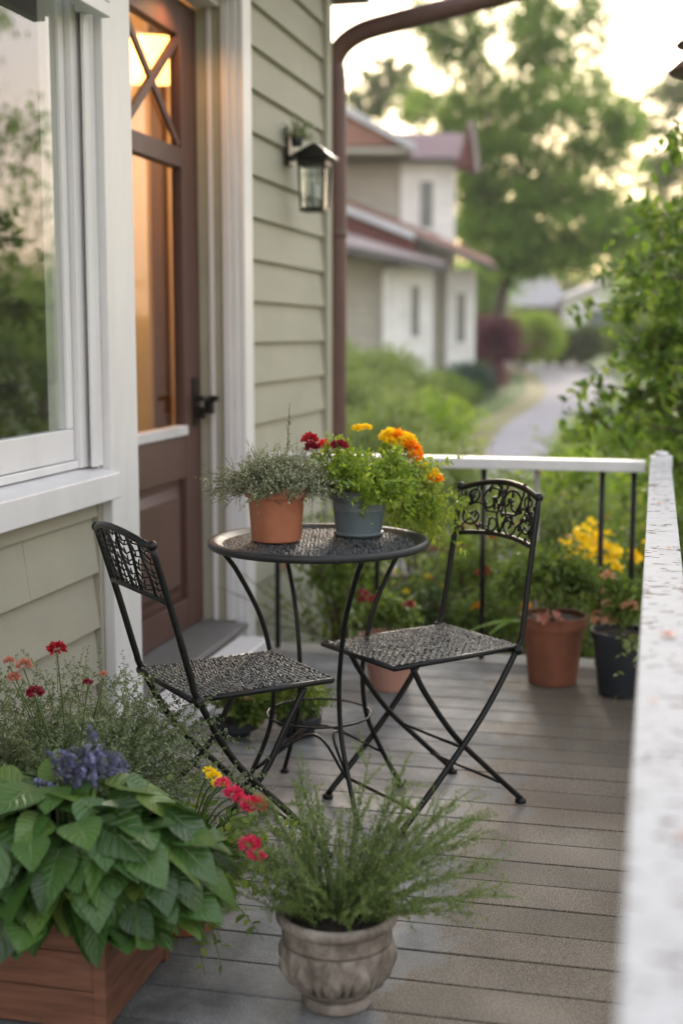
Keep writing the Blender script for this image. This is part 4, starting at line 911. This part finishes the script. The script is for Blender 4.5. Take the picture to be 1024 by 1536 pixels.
fill(q3, (0, 0, .27), (.12, .12, .09), 700, .03, .016, M['l_mid'], 12)
for k in range(6): pompon('flower', (rng.uniform(-.1, .1), rng.uniform(-.1, .05), rng.uniform(.26, .36)), .022, M['wine'], q3, 60)
q4 = potted('potted_shrub', 'low flowering plant with peach blooms on the floor under the table', (-1.10, 4.08, 0), .05, .075, .07, M['navy'], GF)
fill(q4, (0, 0, .11), (.15, .14, .10), 1200, .026, .014, M['l_mid'], 14)
for k in range(7): pompon('flower', (rng.uniform(-.1, .08), rng.uniform(-.1, .05), rng.uniform(.15, .26)), .015, M['peach'], q4, 50)
q5 = potted('potted_shrub', 'low leafy plant on the deck beside the white door step', (-1.30, 4.02, 0), .05, .08, .06, M['navy'], GF)
fill(q5, (.02, 0, .10), (.15, .13, .10), 1300, .028, .015, M['l_mid'], 18)
for k in range(5): pompon('flower', (rng.uniform(-.1, .1), rng.uniform(-.1, .05), rng.uniform(.12, .22)), .013, M['peach'], q5, 50)
mb = MB(); uvs = []
for (a, l_, z, dr) in ((R(195), .24, .1, .25), (R(215), .19, .3, .5)):
    bigleaf(mb, uvs, np.array([-.09, -.05, .235]), (math.cos(a), math.sin(a), z), (0, 0, 1), l_, .042, dr, .6, .3)
mb.build('strap_leaf', M['l_strap'], q1, True)

# ------------------------------------------------------------------ GARDEN BEYOND THE RAILING
GB = 'bushes in the garden beyond the railing'
g = -.5
bl = [
 ('garden_bush', 'dark leafy bush with tiny red blooms at the foot of the house corner', (-1.30, 5.62, g), .34, .22, 1.0, 3400, .035, .02, 'l_mid', 22, [('crimson', 7, .02), ('peach', 4, .02)]),
 ('garden_bush', 'low bush with yellow flecks behind the left table legs', (-1.05, 5.75, g), .32, .26, .72, 2600, .035, .02, 'l_dark', 18, [('yellow', 6, .016), ('wine', 5, .02)]),
 ('garden_bush', 'bush with a crimson bloom behind the table edge', (-.80, 6.1, g), .36, .30, .90, 2800, .035, .02, 'l_mid', 20, [('crimson', 6, .028), ('wine', 4, .03)]),
 ('garden_bush', 'bush with an orange bloom seen below the right chair back', (-.62, 5.72, g), .30, .24, .70, 2400, .035, .02, 'l_mid', 18, [('orange', 2, .028)]),
 ('garden_bush', 'pale green bush behind the scrolled chair back', (-.58, 6.7, g), .48, .40, 1.12, 3600, .045, .022, 'l_pale', 24, [('peach', 7, .022)]),
 ('garden_bush', 'fine leaved green bush above the large terracotta pot', (-.28, 5.95, g), .36, .30, .92, 3200, .03, .014, 'l_mid', 24, [('peach', 4, .02)]),
 ('garden_bush', 'lime tinted bush behind the iron balusters', (-.30, 7.3, g), .50, .45, 1.18, 3600, .05, .026, 'l_lime', 22, None),
 ('garden_bush', 'green bush in the corner behind the railing post', (.12, 6.2, g), .36, .34, 1.05, 2800, .04, .022, 'l_mid', 20, [('peach', 4, .024)]),
 ('garden_bush', 'broad pale bush left behind the bistro table', (-1.35, 7.9, g), .60, .5, 1.15, 3600, .05, .026, 'l_pale', 22, None),
 ('garden_bush', 'rounded mid green bush past the table plants', (-1.2, 9.4, g), .70, .6, .92, 3600, .06, .03, 'l_mid', 24, None),
 ('garden_bush', 'tall weedy pale bush beyond the rail centre', (-.40, 9.4, g), .50, .5, 1.02, 3400, .06, .028, 'l_pale', 24, None),
 ('garden_bush', 'leafy bush to the right of the lime tinted bush', (.1, 8.4, g), .55, .5, 1.10, 3000, .055, .03, 'l_mid', 22, None),
 ('garden_bush', 'yellow green mound beside the footpath on the right', (-.45, 13.6, g), .62, .8, .98, 4200, .08, .04, 'l_lime', 26, None),
 ('garden_bush', 'pale mound behind the yellow green mound by the path', (.35, 15.5, g), .8, .9, 1.0, 3600, .09, .045, 'l_pale', 22, None),
 ('garden_bush', 'soft pale shrub just past the downspout', (-2.35, 11.5, g), .7, .6, 1.30, 3600, .06, .03, 'l_pale', 24, None),
 ('garden_bush', 'low light green shrub left of the footpath start', (-2.6, 14.5, g), .8, .7, 1.12, 3600, .08, .04, 'l_lime', 24, None),
 ('garden_bush', 'spreading pale green shrub below the neighbouring wall', (-3.9, 17.5, g), 1.2, 1.0, 1.28, 4200, .09, .045, 'l_pale', 28, None),
 ('garden_bush', 'mid green shrub half hidden by the downspout', (-4.6, 22, g), 1.3, 1.1, 1.5, 4200, .11, .055, 'l_pale', 26, None),
 ('garden_bush', 'low green shrub before the blue green conifer', (-3.9, 24, g), .9, .9, 1.15, 3000, .10, .05, 'l_mid', 22, None),
 ('garden_bush', 'pale shrub against the white cladding of the neighbour', (-6.3, 30, g), 1.3, 1.0, 1.45, 3200, .13, .06, 'l_pale', 22, None),
 ('garden_bush', 'lime shrub at the neighbour house corner', (-7.9, 31, g), 1.2, 1.0, 1.75, 3200, .13, .06, 'l_lime', 22, None),
]
for nm, lb, loc, rx, ry, h, n, ll, lw, mk, cl, fl in bl:
    bush(nm, lb, 'bush', loc, rx, ry, h, n, ll, lw, M[mk], cl, GB, flowers=[(a, b_, c, 0) for a, b_, c in fl] if fl else None, six=loc[1] < 8)
yf = empty('yellow_flower_plant', 'tall stems of bright yellow flowers behind the iron balusters', 'plant', (-.20, 5.55, g)); Lv = Leaves(); St = MB(); Fl = Leaves()
for k in range(12):
    d_ = np.array([rng.normal() * .065, rng.normal() * .06, 1]); P = sprig(Lv, St, (rng.normal() * .03, rng.normal() * .03, 0), d_, .90 + rng.random() * .12, 40, .05, .014, .0, .8, .003, .5)
    for q in range(16): star(Fl, P[-1] + rng.normal(size=3) * [.02, .02, .03], rdir()[0] + [0, 0, .8], .018, 7)
Lv.build('foliage', M['l_mid'], yf, six=True); St.build('stems', M['stem'], yf); Fl.build('flowers', M['yellow'], yf, six=True)
tl = bush('blue_green_conifer', 'rounded blue green conifer left of the footpath', 'shrub', (-4.25, 30.9, -.5), .62, .6, 1.15, 5200, .10, .03, M['l_teal'], 30, None, dense=.4)
pu = bush('purple_shrub', 'tall dark purple leaved shrub by the footpath bend', 'shrub', (-4.7, 40.5, -.5), 1.1, .9, 2.3, 4600, .14, .07, M['l_purple'], 22, None, dense=.3)
bush('clipped_bush', 'bright lime bush in front of the grey roofed cottage', 'bush', (-5.6, 57, -.2), 1.9, 1.4, 2.3, 5200, .22, .11, M['l_lime'], 30, GB)
bush('clipped_bush', 'dark green hedge bush beside the far end of the path', 'bush', (-3.35, 62, -.15), 1.6, 1.2, 1.75, 5200, .2, .1, M['l_dark'], 30, GB)
bush('clipped_bush', 'mid green bush joining the dark hedge on its left', 'bush', (-4.9, 63, -.15), 1.3, 1.2, 1.6, 4200, .2, .1, M['l_mid'], 26, GB)
bush('clipped_bush', 'green hedge bush at the right of the dark hedge bush', 'bush', (-1.0, 60, -.15), 1.6, 1.2, 2.3, 4200, .2, .1, M['l_mid'], 26, GB)
bush('clipped_bush', 'green bush beyond the purple shrub', 'bush', (-6.6, 52, -.3), 1.0, 1.2, 2.1, 3600, .2, .1, M['l_mid'], 24, GB)

# ------------------------------------------------------------------ NEIGHBOURING HOUSE
nb = empty('neighbour_house', 'grey and white clad neighbouring house with mauve red roofs', 'house', (-6.98, 37.5, -.52), R(13.2))
def hp(name, mb_, mk, parent=None, bevel=0): return mb_.build(name, M[mk], parent or nb, bevel=bevel)
def clad(x0, x1, y0, y1, z0, z1, p=.26):
    mb_ = MB(); z = z0
    while z < z1 - .02:
        zt = min(z + p, z1); mb_.add([(x0, y0 - .055, z), (x1, y0 - .055, z), (x1, y1, z), (x0, y1, z), (x0, y0, zt), (x1, y0, zt), (x1, y1, zt), (x0, y1, zt)], [(0, 1, 5, 4), (1, 2, 6, 5), (2, 3, 7, 6), (3, 0, 4, 7), (4, 5, 6, 7), (3, 2, 1, 0)]); z = zt
    return mb_
hp('wall', clad(-4.6, 0, 0, 4, 3.6, 6.75), 'hgrey')
hp('wall', clad(0.002, 1.39, -.06, 4, 3.6, 6.72), 'hwhite')
hp('wall', clad(-4.6, -.57, -1.6, 3.9, 0, 4.0), 'hgrey')
hp('wall', clad(-.568, .66, -1.9, 3.9, 0, 3.60), 'hwhite')
hp('wall', clad(.662, 1.14, -.6, 3.9, 0, 3.62), 'hgrey')
hp('wall', clad(1.142, 1.90, -.8, 3.9, 0, 3.60), 'hwhite')
hp('corner_trim', MB().box(-.12, .06, -.12, -.091, 3.6, 6.7).box(1.30, 1.40, -.13, -.092, 3.6, 6.7).box(-.66, -.50, -1.99, -1.935, 0, 3.5).box(.58, .68, -1.99, -1.935, 0, 3.5).box(1.80, 1.92, -.90, -.835, 0, 3.5).box(1.13, 1.24, -.90, -.835, 0, 3.5), 'hwhite')
for (x0, x1, y_, z0, z1) in ((.42, .78, -.10, 4.75, 6.05), (1.42, 1.64, -.84, 1.6, 2.95), (.10, .32, -1.94, 1.75, 3.1), (-2.35, -1.9, -.04, 4.5, 6.3)):
    wn = hp('window', MB().box(x0 - .09, x0, y_ - .05, y_, z0 - .09, z1 + .09).box(x1, x1 + .09, y_ - .05, y_, z0 - .09, z1 + .09).box(x0, x1, y_ - .05, y_, z1, z1 + .09).box(x0, x1, y_ - .05, y_, z0 - .09, z0), 'hwhite')
    hp('pane', MB().box(x0, x1, y_ - .02, y_ - .005, z0, z1), 'hglass', wn)
# upper roof with a gable to the right
mb = MB(); mb.slab([(-4.8, -.4, 6.62), (1.72, -.4, 6.62), (1.72, 1.7, 7.62), (-4.8, 1.7, 7.62)], .1); mb.slab([(-4.8, 1.701, 7.62), (1.72, 1.701, 7.62), (1.72, 4.3, 6.4), (-4.8, 4.3, 6.4)], .1)
hp('roof', mb, 'hred')
hp('gable', MB().add([(1.50, -.3, 6.50), (1.50, 3.9, 6.50), (1.50, 1.7, 7.48), (1.40, -.3, 6.50), (1.40, 3.9, 6.50), (1.40, 1.7, 7.48)], [(0, 1, 2), (5, 4, 3), (0, 3, 4, 1), (1, 4, 5, 2), (2, 5, 3, 0)]), 'hbrown')
hp('gable_overhang', MB().add([(1.38, -1.1, 6.30), (1.80, -1.1, 6.25), (1.68, -1.1, 7.46), (1.38, -.38, 6.30), (1.80, -.38, 6.25), (1.68, -.38, 7.55)], [(0, 1, 2), (5, 4, 3), (0, 3, 4, 1), (1, 4, 5, 2), (2, 5, 3, 0)]), 'hbrown')
hp('fascia', MB().add([(1.70, -1.16, 7.5), (1.80, -1.16, 7.5), (1.98, -1.16, 6.2), (1.87, -1.16, 6.2), (1.70, -.3, 7.62), (1.80, -.3, 7.62), (1.98, -.3, 6.2), (1.87, -.3, 6.2)], [(0, 3, 2, 1), (4, 5, 6, 7), (0, 1, 5, 4), (1, 2, 6, 5), (2, 3, 7, 6), (3, 0, 4, 7)]), 'hpink')
# front cross gable, rake falling to the right
mb = MB(); mb.slab([(-1.9, -1.4, 7.95), (.15, -1.4, 6.86), (.15, 1.5, 6.86), (-1.9, 1.5, 7.95)], .08); mb.slab([(-4.2, -1.4, 6.8), (-1.901, -1.4, 7.95), (-1.901, 1.5, 7.95), (-4.2, 1.5, 6.8)], .08); hp('roof', mb, 'horange')
hp('gable', MB().add([(-4.0, -1.30, 6.86), (-.1, -1.30, 6.86), (-1.9, -1.30, 7.85), (-4.0, -.1, 6.86), (-.1, -.1, 6.86), (-1.9, -.1, 7.85)], [(0, 1, 2), (5, 4, 3), (0, 3, 4, 1), (1, 4, 5, 2), (2, 5, 3, 0)]), 'horange')
def rake(pts, y0, y1, wd, mk):
    (xa, za), (xb, zb) = pts; return hp('fascia', MB().add([(xa, y0, za), (xb, y0, zb), (xb, y0, zb - wd), (xa, y0, za - wd), (xa, y1, za), (xb, y1, zb), (xb, y1, zb - wd), (xa, y1, za - wd)], [(0, 3, 2, 1), (4, 5, 6, 7), (0, 1, 5, 4), (1, 2, 6, 5), (2, 3, 7, 6), (3, 0, 4, 7)]), mk)
rake(((-1.9, 8.0), (.2, 6.88)), -1.50, -1.402, .2, 'hfasc')
hp('soffit', MB().box(-4.3, .05, -1.38, -.05, 6.66, 6.78), 'hgrey'); hp('gutter', MB().box(-4.4, 1.3, -.50, -.41, 6.52, 6.64), 'hdark')
# lower roofs
hp('roof', MB().slab([(-4.6, -2.1, 6.3), (2.36, -2.1, 3.62), (2.36, -.07, 3.98), (-4.6, -.07, 6.75)], .08), 'horange')
rake(((-4.6, 6.34), (.15, 4.50)), -2.2, -2.102, .19, 'hfasc'); rake(((.15, 4.46), (2.36, 3.60)), -2.2, -2.102, .13, 'hdark')
hp('gable', MB().add([(-4.6, -2.0, 3.9), (.2, -2.0, 3.9), (.2, -2.0, 4.3), (-4.6, -2.0, 6.1), (-4.6, -1.7, 3.9), (.2, -1.7, 3.9), (.2, -1.7, 4.3), (-4.6, -1.7, 6.1)], [(0, 1, 2, 3), (7, 6, 5, 4), (0, 4, 5, 1), (1, 5, 6, 2), (2, 6, 7, 3), (3, 7, 4, 0)]), 'hbrown')
hp('roof', MB().slab([(-4.6, -3.0, 4.72), (.92, -3.0, 3.62), (.92, -1.95, 3.78), (-4.6, -1.95, 5.45)], .06), 'hpink'); rake(((-4.6, 4.70), (.92, 3.60)), -3.08, -3.002, .2, 'hdark')

# ------------------------------------------------------------------ FAR COTTAGES
c1 = empty('cottage', 'grey roofed cottage with shade-toned wall beyond the lime bush', 'house', (-6.2, 88, .55), R(13.2), 'distant cottages')
MB().box(-4.2, .2, 0, 5, 0, 2.7).build('wall', M['shadewall'], c1)
mb = MB(); mb.slab([(-4.8, -.7, 2.6), (.7, -.7, 2.6), (-.4, 2.5, 4.9), (-3.2, 2.5, 4.9)], .12); mb.slab([(-3.2, 2.51, 4.9), (-.4, 2.51, 4.9), (.7, 5.7, 2.6), (-4.8, 5.7, 2.6)], .12); mb.build('roof', M['groof'], c1)
MB().box(-2.6, -1.5, -.05, -.002, 1.0, 2.1).build('window', M['hglass'], c1); MB().box(-4.3, -3.1, -.06, -.003, .2, 2.5).build('porch_panel', M['cream'], c1)
MB().box(-2.2, -1.5, 2.2, 2.8, 4.85, 5.9).build('chimney', M['cream'], c1)
c2 = empty('cottage', 'white walled cottage with pale gable behind the dark hedge bush', 'house', (-5.6, 86, .55), R(13.2), 'distant cottages')
MB().box(.0, 5.2, 0, 5, 0, 3.0).build('wall', M['cream'], c2)
mb = MB(); mb.slab([(-.3, -.4, 3.0), (2.4, -.4, 4.1), (2.4, 5.4, 4.1), (-.3, 5.4, 3.0)], .12); mb.slab([(2.401, -.4, 4.1), (5.6, -.4, 3.0), (5.6, 5.4, 3.0), (2.401, 5.4, 4.1)], .12); mb.build('roof', M['groof'], c2)
MB().add([(0, 0, 3.0), (5.2, 0, 3.0), (2.4, 0, 4.0), (0, .2, 3.0), (5.2, .2, 3.0), (2.4, .2, 4.0)], [(0, 1, 2), (5, 4, 3), (0, 3, 4, 1), (1, 4, 5, 2), (2, 5, 3, 0)]).build('gable', M['cream'], c2)
wn = MB().box(1.3, 3.1, -.08, -.002, .9, 2.3).build('window', M['shadewall'], c2); MB().box(1.45, 2.15, -.10, -.081, 1.0, 2.2).box(2.25, 2.95, -.10, -.081, 1.0, 2.2).build('pane', M['hglass'], wn)

# ------------------------------------------------------------------ TREES
def tree(name, label, loc, rz, lobes, n, ll, lw, m_, trunk_h, trunk_r, group=None, tone=.5, clump=.30, per=14, six=False, sprigs=0):
    """lobes: (x, y, z, rx, ry, rz, weight) in the tree's own frame"""
    root = empty(name, label, 'tree', loc, rz, group); Lv_ = Leaves(); Tr = MB()
    top = np.array([lobes[0][0] * .3, 0, trunk_h]); P = spline([(0, 0, -.3), (.06 * trunk_h * .1, 0, trunk_h * .5), top], 10); Tr.tube(P, np.linspace(trunk_r, trunk_r * .6, len(P)), 10)
    W_ = np.array([l[6] * l[3] * l[5] for l in lobes]); W_ /= W_.sum()
    for l, wt in zip(lobes, W_):
        c = np.array(l[:3]); rad = np.array(l[3:6]); P = spline([top * .8, top * .6 + c * .4 + [0, 0, -.1 * rad[2]], c], 10); Tr.tube(P, np.linspace(trunk_r * .45, trunk_r * .12, len(P)), 7, False)
        kcl = max(4, int(per)); nl = int(n * wt / kcl)
        for k in range(kcl):
            d_ = rdir()[0]; q = rng.uniform(.35, 1) ; cc = c + d_ * rad * q * .95; cr = clump * rng.uniform(.6, 1.35)
            Tr.tube(spline([c * .6 + cc * .4 - [0, 0, .1 * rad[2]], cc], 4), trunk_r * .07, 4, False)
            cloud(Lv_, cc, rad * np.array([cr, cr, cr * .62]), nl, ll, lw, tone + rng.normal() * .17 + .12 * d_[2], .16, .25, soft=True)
    Tr.build('trunk', M['bark'], root, True); Lv_.build('crown', m_, root, six=six); return root
k_ = .024
def px(lx, ly, rx_, ry_, wt, x0=745, y0=590, k=.024, y=0.0): return ((lx - x0) * k, y, (y0 - ly) * k, rx_ * k, rx_ * k * .9, ry_ * k, wt)
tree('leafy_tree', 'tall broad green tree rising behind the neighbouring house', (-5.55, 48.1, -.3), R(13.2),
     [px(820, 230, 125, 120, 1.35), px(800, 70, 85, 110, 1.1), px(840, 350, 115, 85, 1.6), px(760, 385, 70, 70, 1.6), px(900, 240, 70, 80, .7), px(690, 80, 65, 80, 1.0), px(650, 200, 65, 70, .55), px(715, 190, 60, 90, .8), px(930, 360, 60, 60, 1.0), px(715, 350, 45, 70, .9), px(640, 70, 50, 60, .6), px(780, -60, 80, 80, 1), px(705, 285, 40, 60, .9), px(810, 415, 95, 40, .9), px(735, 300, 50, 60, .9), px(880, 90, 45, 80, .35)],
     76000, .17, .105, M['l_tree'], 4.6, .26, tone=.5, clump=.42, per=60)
GR = 'trees beyond the far cottages'
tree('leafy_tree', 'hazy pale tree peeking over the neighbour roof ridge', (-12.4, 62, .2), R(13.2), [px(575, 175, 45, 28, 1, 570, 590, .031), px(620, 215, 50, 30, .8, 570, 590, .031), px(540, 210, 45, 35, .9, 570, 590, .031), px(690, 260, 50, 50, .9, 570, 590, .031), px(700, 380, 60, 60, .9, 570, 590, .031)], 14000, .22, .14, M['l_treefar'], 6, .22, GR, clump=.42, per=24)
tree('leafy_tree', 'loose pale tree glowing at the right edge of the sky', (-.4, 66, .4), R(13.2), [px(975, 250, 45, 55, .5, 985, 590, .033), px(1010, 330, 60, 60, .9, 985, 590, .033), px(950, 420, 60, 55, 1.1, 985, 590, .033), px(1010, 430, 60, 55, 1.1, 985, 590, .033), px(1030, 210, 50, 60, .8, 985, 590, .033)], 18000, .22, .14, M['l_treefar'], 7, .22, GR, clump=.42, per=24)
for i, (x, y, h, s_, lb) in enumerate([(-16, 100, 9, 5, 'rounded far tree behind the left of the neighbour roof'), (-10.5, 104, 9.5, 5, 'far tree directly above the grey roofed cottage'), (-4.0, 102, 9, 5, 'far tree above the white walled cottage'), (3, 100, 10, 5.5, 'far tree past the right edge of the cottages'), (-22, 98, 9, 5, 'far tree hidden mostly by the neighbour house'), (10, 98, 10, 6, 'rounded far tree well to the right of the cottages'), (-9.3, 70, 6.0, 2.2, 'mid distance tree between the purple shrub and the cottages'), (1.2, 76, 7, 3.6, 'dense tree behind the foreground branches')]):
    tree('leafy_tree', lb, (x, y, terrain_z(x, y)), rng.random() * 6, [(0, 0, h * .55, s_, s_, h * .38, 1), (s_ * .5, 0, h * .4, s_ * .7, s_ * .7, h * .3, .8), (-s_ * .5, 0, h * .42, s_ * .7, s_ * .7, h * .3, .8), (0, 0, h * .25, s_ * .8, s_ * .8, h * .22, .8)], 14000, .28, .18, M['l_treefar'] if i < 6 else M['l_tree'], h * .5, .25, GR, clump=.5, per=22)
# trees on the right that the window glass mirrors
for i, (x, y, h, s_, lb) in enumerate([(4.9, 15.2, 7.2, 1.5, 'slender loose tree standing right of the garden path'), (13, 34, 4.2, 3, 'broad low tree right of the lawn'), (16, 40, 4.6, 3.5, 'low rounded tree at the back right of the lawn'), (9.2, 26, 3.0, 2.2, 'small spreading tree at the right of the lawn'), (20, 50, 5.5, 5, 'large rounded tree far right of the lawn')]):
    tree('garden_tree', lb, (x, y, -.5), rng.random() * 6, [(0, 0, h * .72, s_ * .8, s_ * .8, h * .24, .8), (s_ * .5, 0, h * .5, s_ * .7, s_ * .6, h * .2, .8), (-s_ * .5, s_ * .2, h * .45, s_ * .7, s_ * .6, h * .2, .8), (0, -s_ * .5, h * .4, s_ * .6, s_ * .6, h * .18, .7)], 7000 if i else 2300, .12, .07, M['l_tree'], h * .45, .12, 'trees along the right of the lawn', clump=.42, per=20)
for i, (x, y, h, r_) in enumerate([(2.4, 9.2, 1.7, .9), (4.0, 11.5, 2.0, 1.2), (6.4, 13.6, 2.2, 1.5), (9.5, 16, 2.2, 1.6)]):
    bush('garden_shrub', ['rounded shrub right of the porch railing', 'taller shrub right of the porch by the lawn', 'broad shrub further right on the lawn', 'wide shrub furthest right on the lawn'][i], 'shrub', (x, y, g), r_, r_, h, 3600, .08, .045, M['l_mid' if i % 2 else 'l_lime'], 22, 'shrubs right of the porch')

# near tree whose leafy branches hang over the railing corner
nt_ = empty('overhanging_tree', 'near tree with bright leafy branches hanging over the railing corner', 'tree', (.62, 6.35, -.5), R(13.2)); Lv = Leaves(); Tr = MB()
Tr.tube(spline([(0, 0, 0), (.05, .05, 1.4), (.02, 0, 2.6), (.1, 0, 3.6)], 18), np.linspace(.07, .035, 19)[:len(spline([(0, 0, 0), (.05, .05, 1.4), (.02, 0, 2.6), (.1, 0, 3.6)], 18))], 10)
def tp(x, y): return np.array([(x - 1172) * .0031, 0, .5 + 1.3 - (y - 500) * .0031])
tips = [(985, 240, 8), (1000, 200, 6), (965, 330, 9), (1005, 300, 10), (940, 395, 8), (905, 420, 7), (900, 455, 6), (960, 440, 12), (1010, 420, 14), (985, 500, 14), (930, 510, 9), (905, 545, 9), (890, 575, 7), (950, 580, 12), (1005, 560, 14), (880, 615, 6), (930, 625, 6), (990, 640, 9), (945, 680, 6), (1015, 620, 12), (1020, 360, 14), (1020, 490, 14), (1000, 375, 10), (965, 540, 10), (1020, 690, 9), (1015, 720, 7)]
for x, y, m_ in tips:
    e_ = tp(x, y) + [0, rng.uniform(-.35, .35), 0]; s0 = np.array([.03, 0, min(3.4, e_[2] + rng.uniform(-.3, .15))]); mid = (s0 + e_) / 2 + [0, 0, .06]
    P = spline([s0, mid, e_], 14); Tr.tube(P, np.linspace(.014, .003, len(P)), 6, False)
    for k in range(int(m_ * 1.9)):
        i = rng.integers(len(P) // 2 - 1, len(P)); d_ = nrm(P[i] - P[i - 1]) + rng.normal(size=3) * .7 + [0, 0, -.15]
        sprig(Lv, Tr, P[i], d_, rng.uniform(.10, .22), 10, .070, .036, .35, 1.1, .0018, .5, .3, .2)
Lv.build('crown', M['l_near'], nt_, six=True, fold=.08, droop=.15); Tr.build('trunk', M['bark'], nt_, True)

# ------------------------------------------------------------------ evening haze
m, t, b = newmat('haze'); t.nodes.remove(b); pv = N(t, 'ShaderNodeVolumePrincipled'); pv.inputs['Color'].default_value = (.95, .93, .90, 1)
pv.inputs['Density'].default_value = .0008; pv.inputs['Anisotropy'].default_value = .45; t.links.new(pv.outputs[0], t.nodes['Material Output'].inputs['Volume'])
hz = MB().box(-450, 450, -80, 720, -8, 32).build('haze', m); tag(hz, 'thin pale evening haze in the distance', kind='stuff')
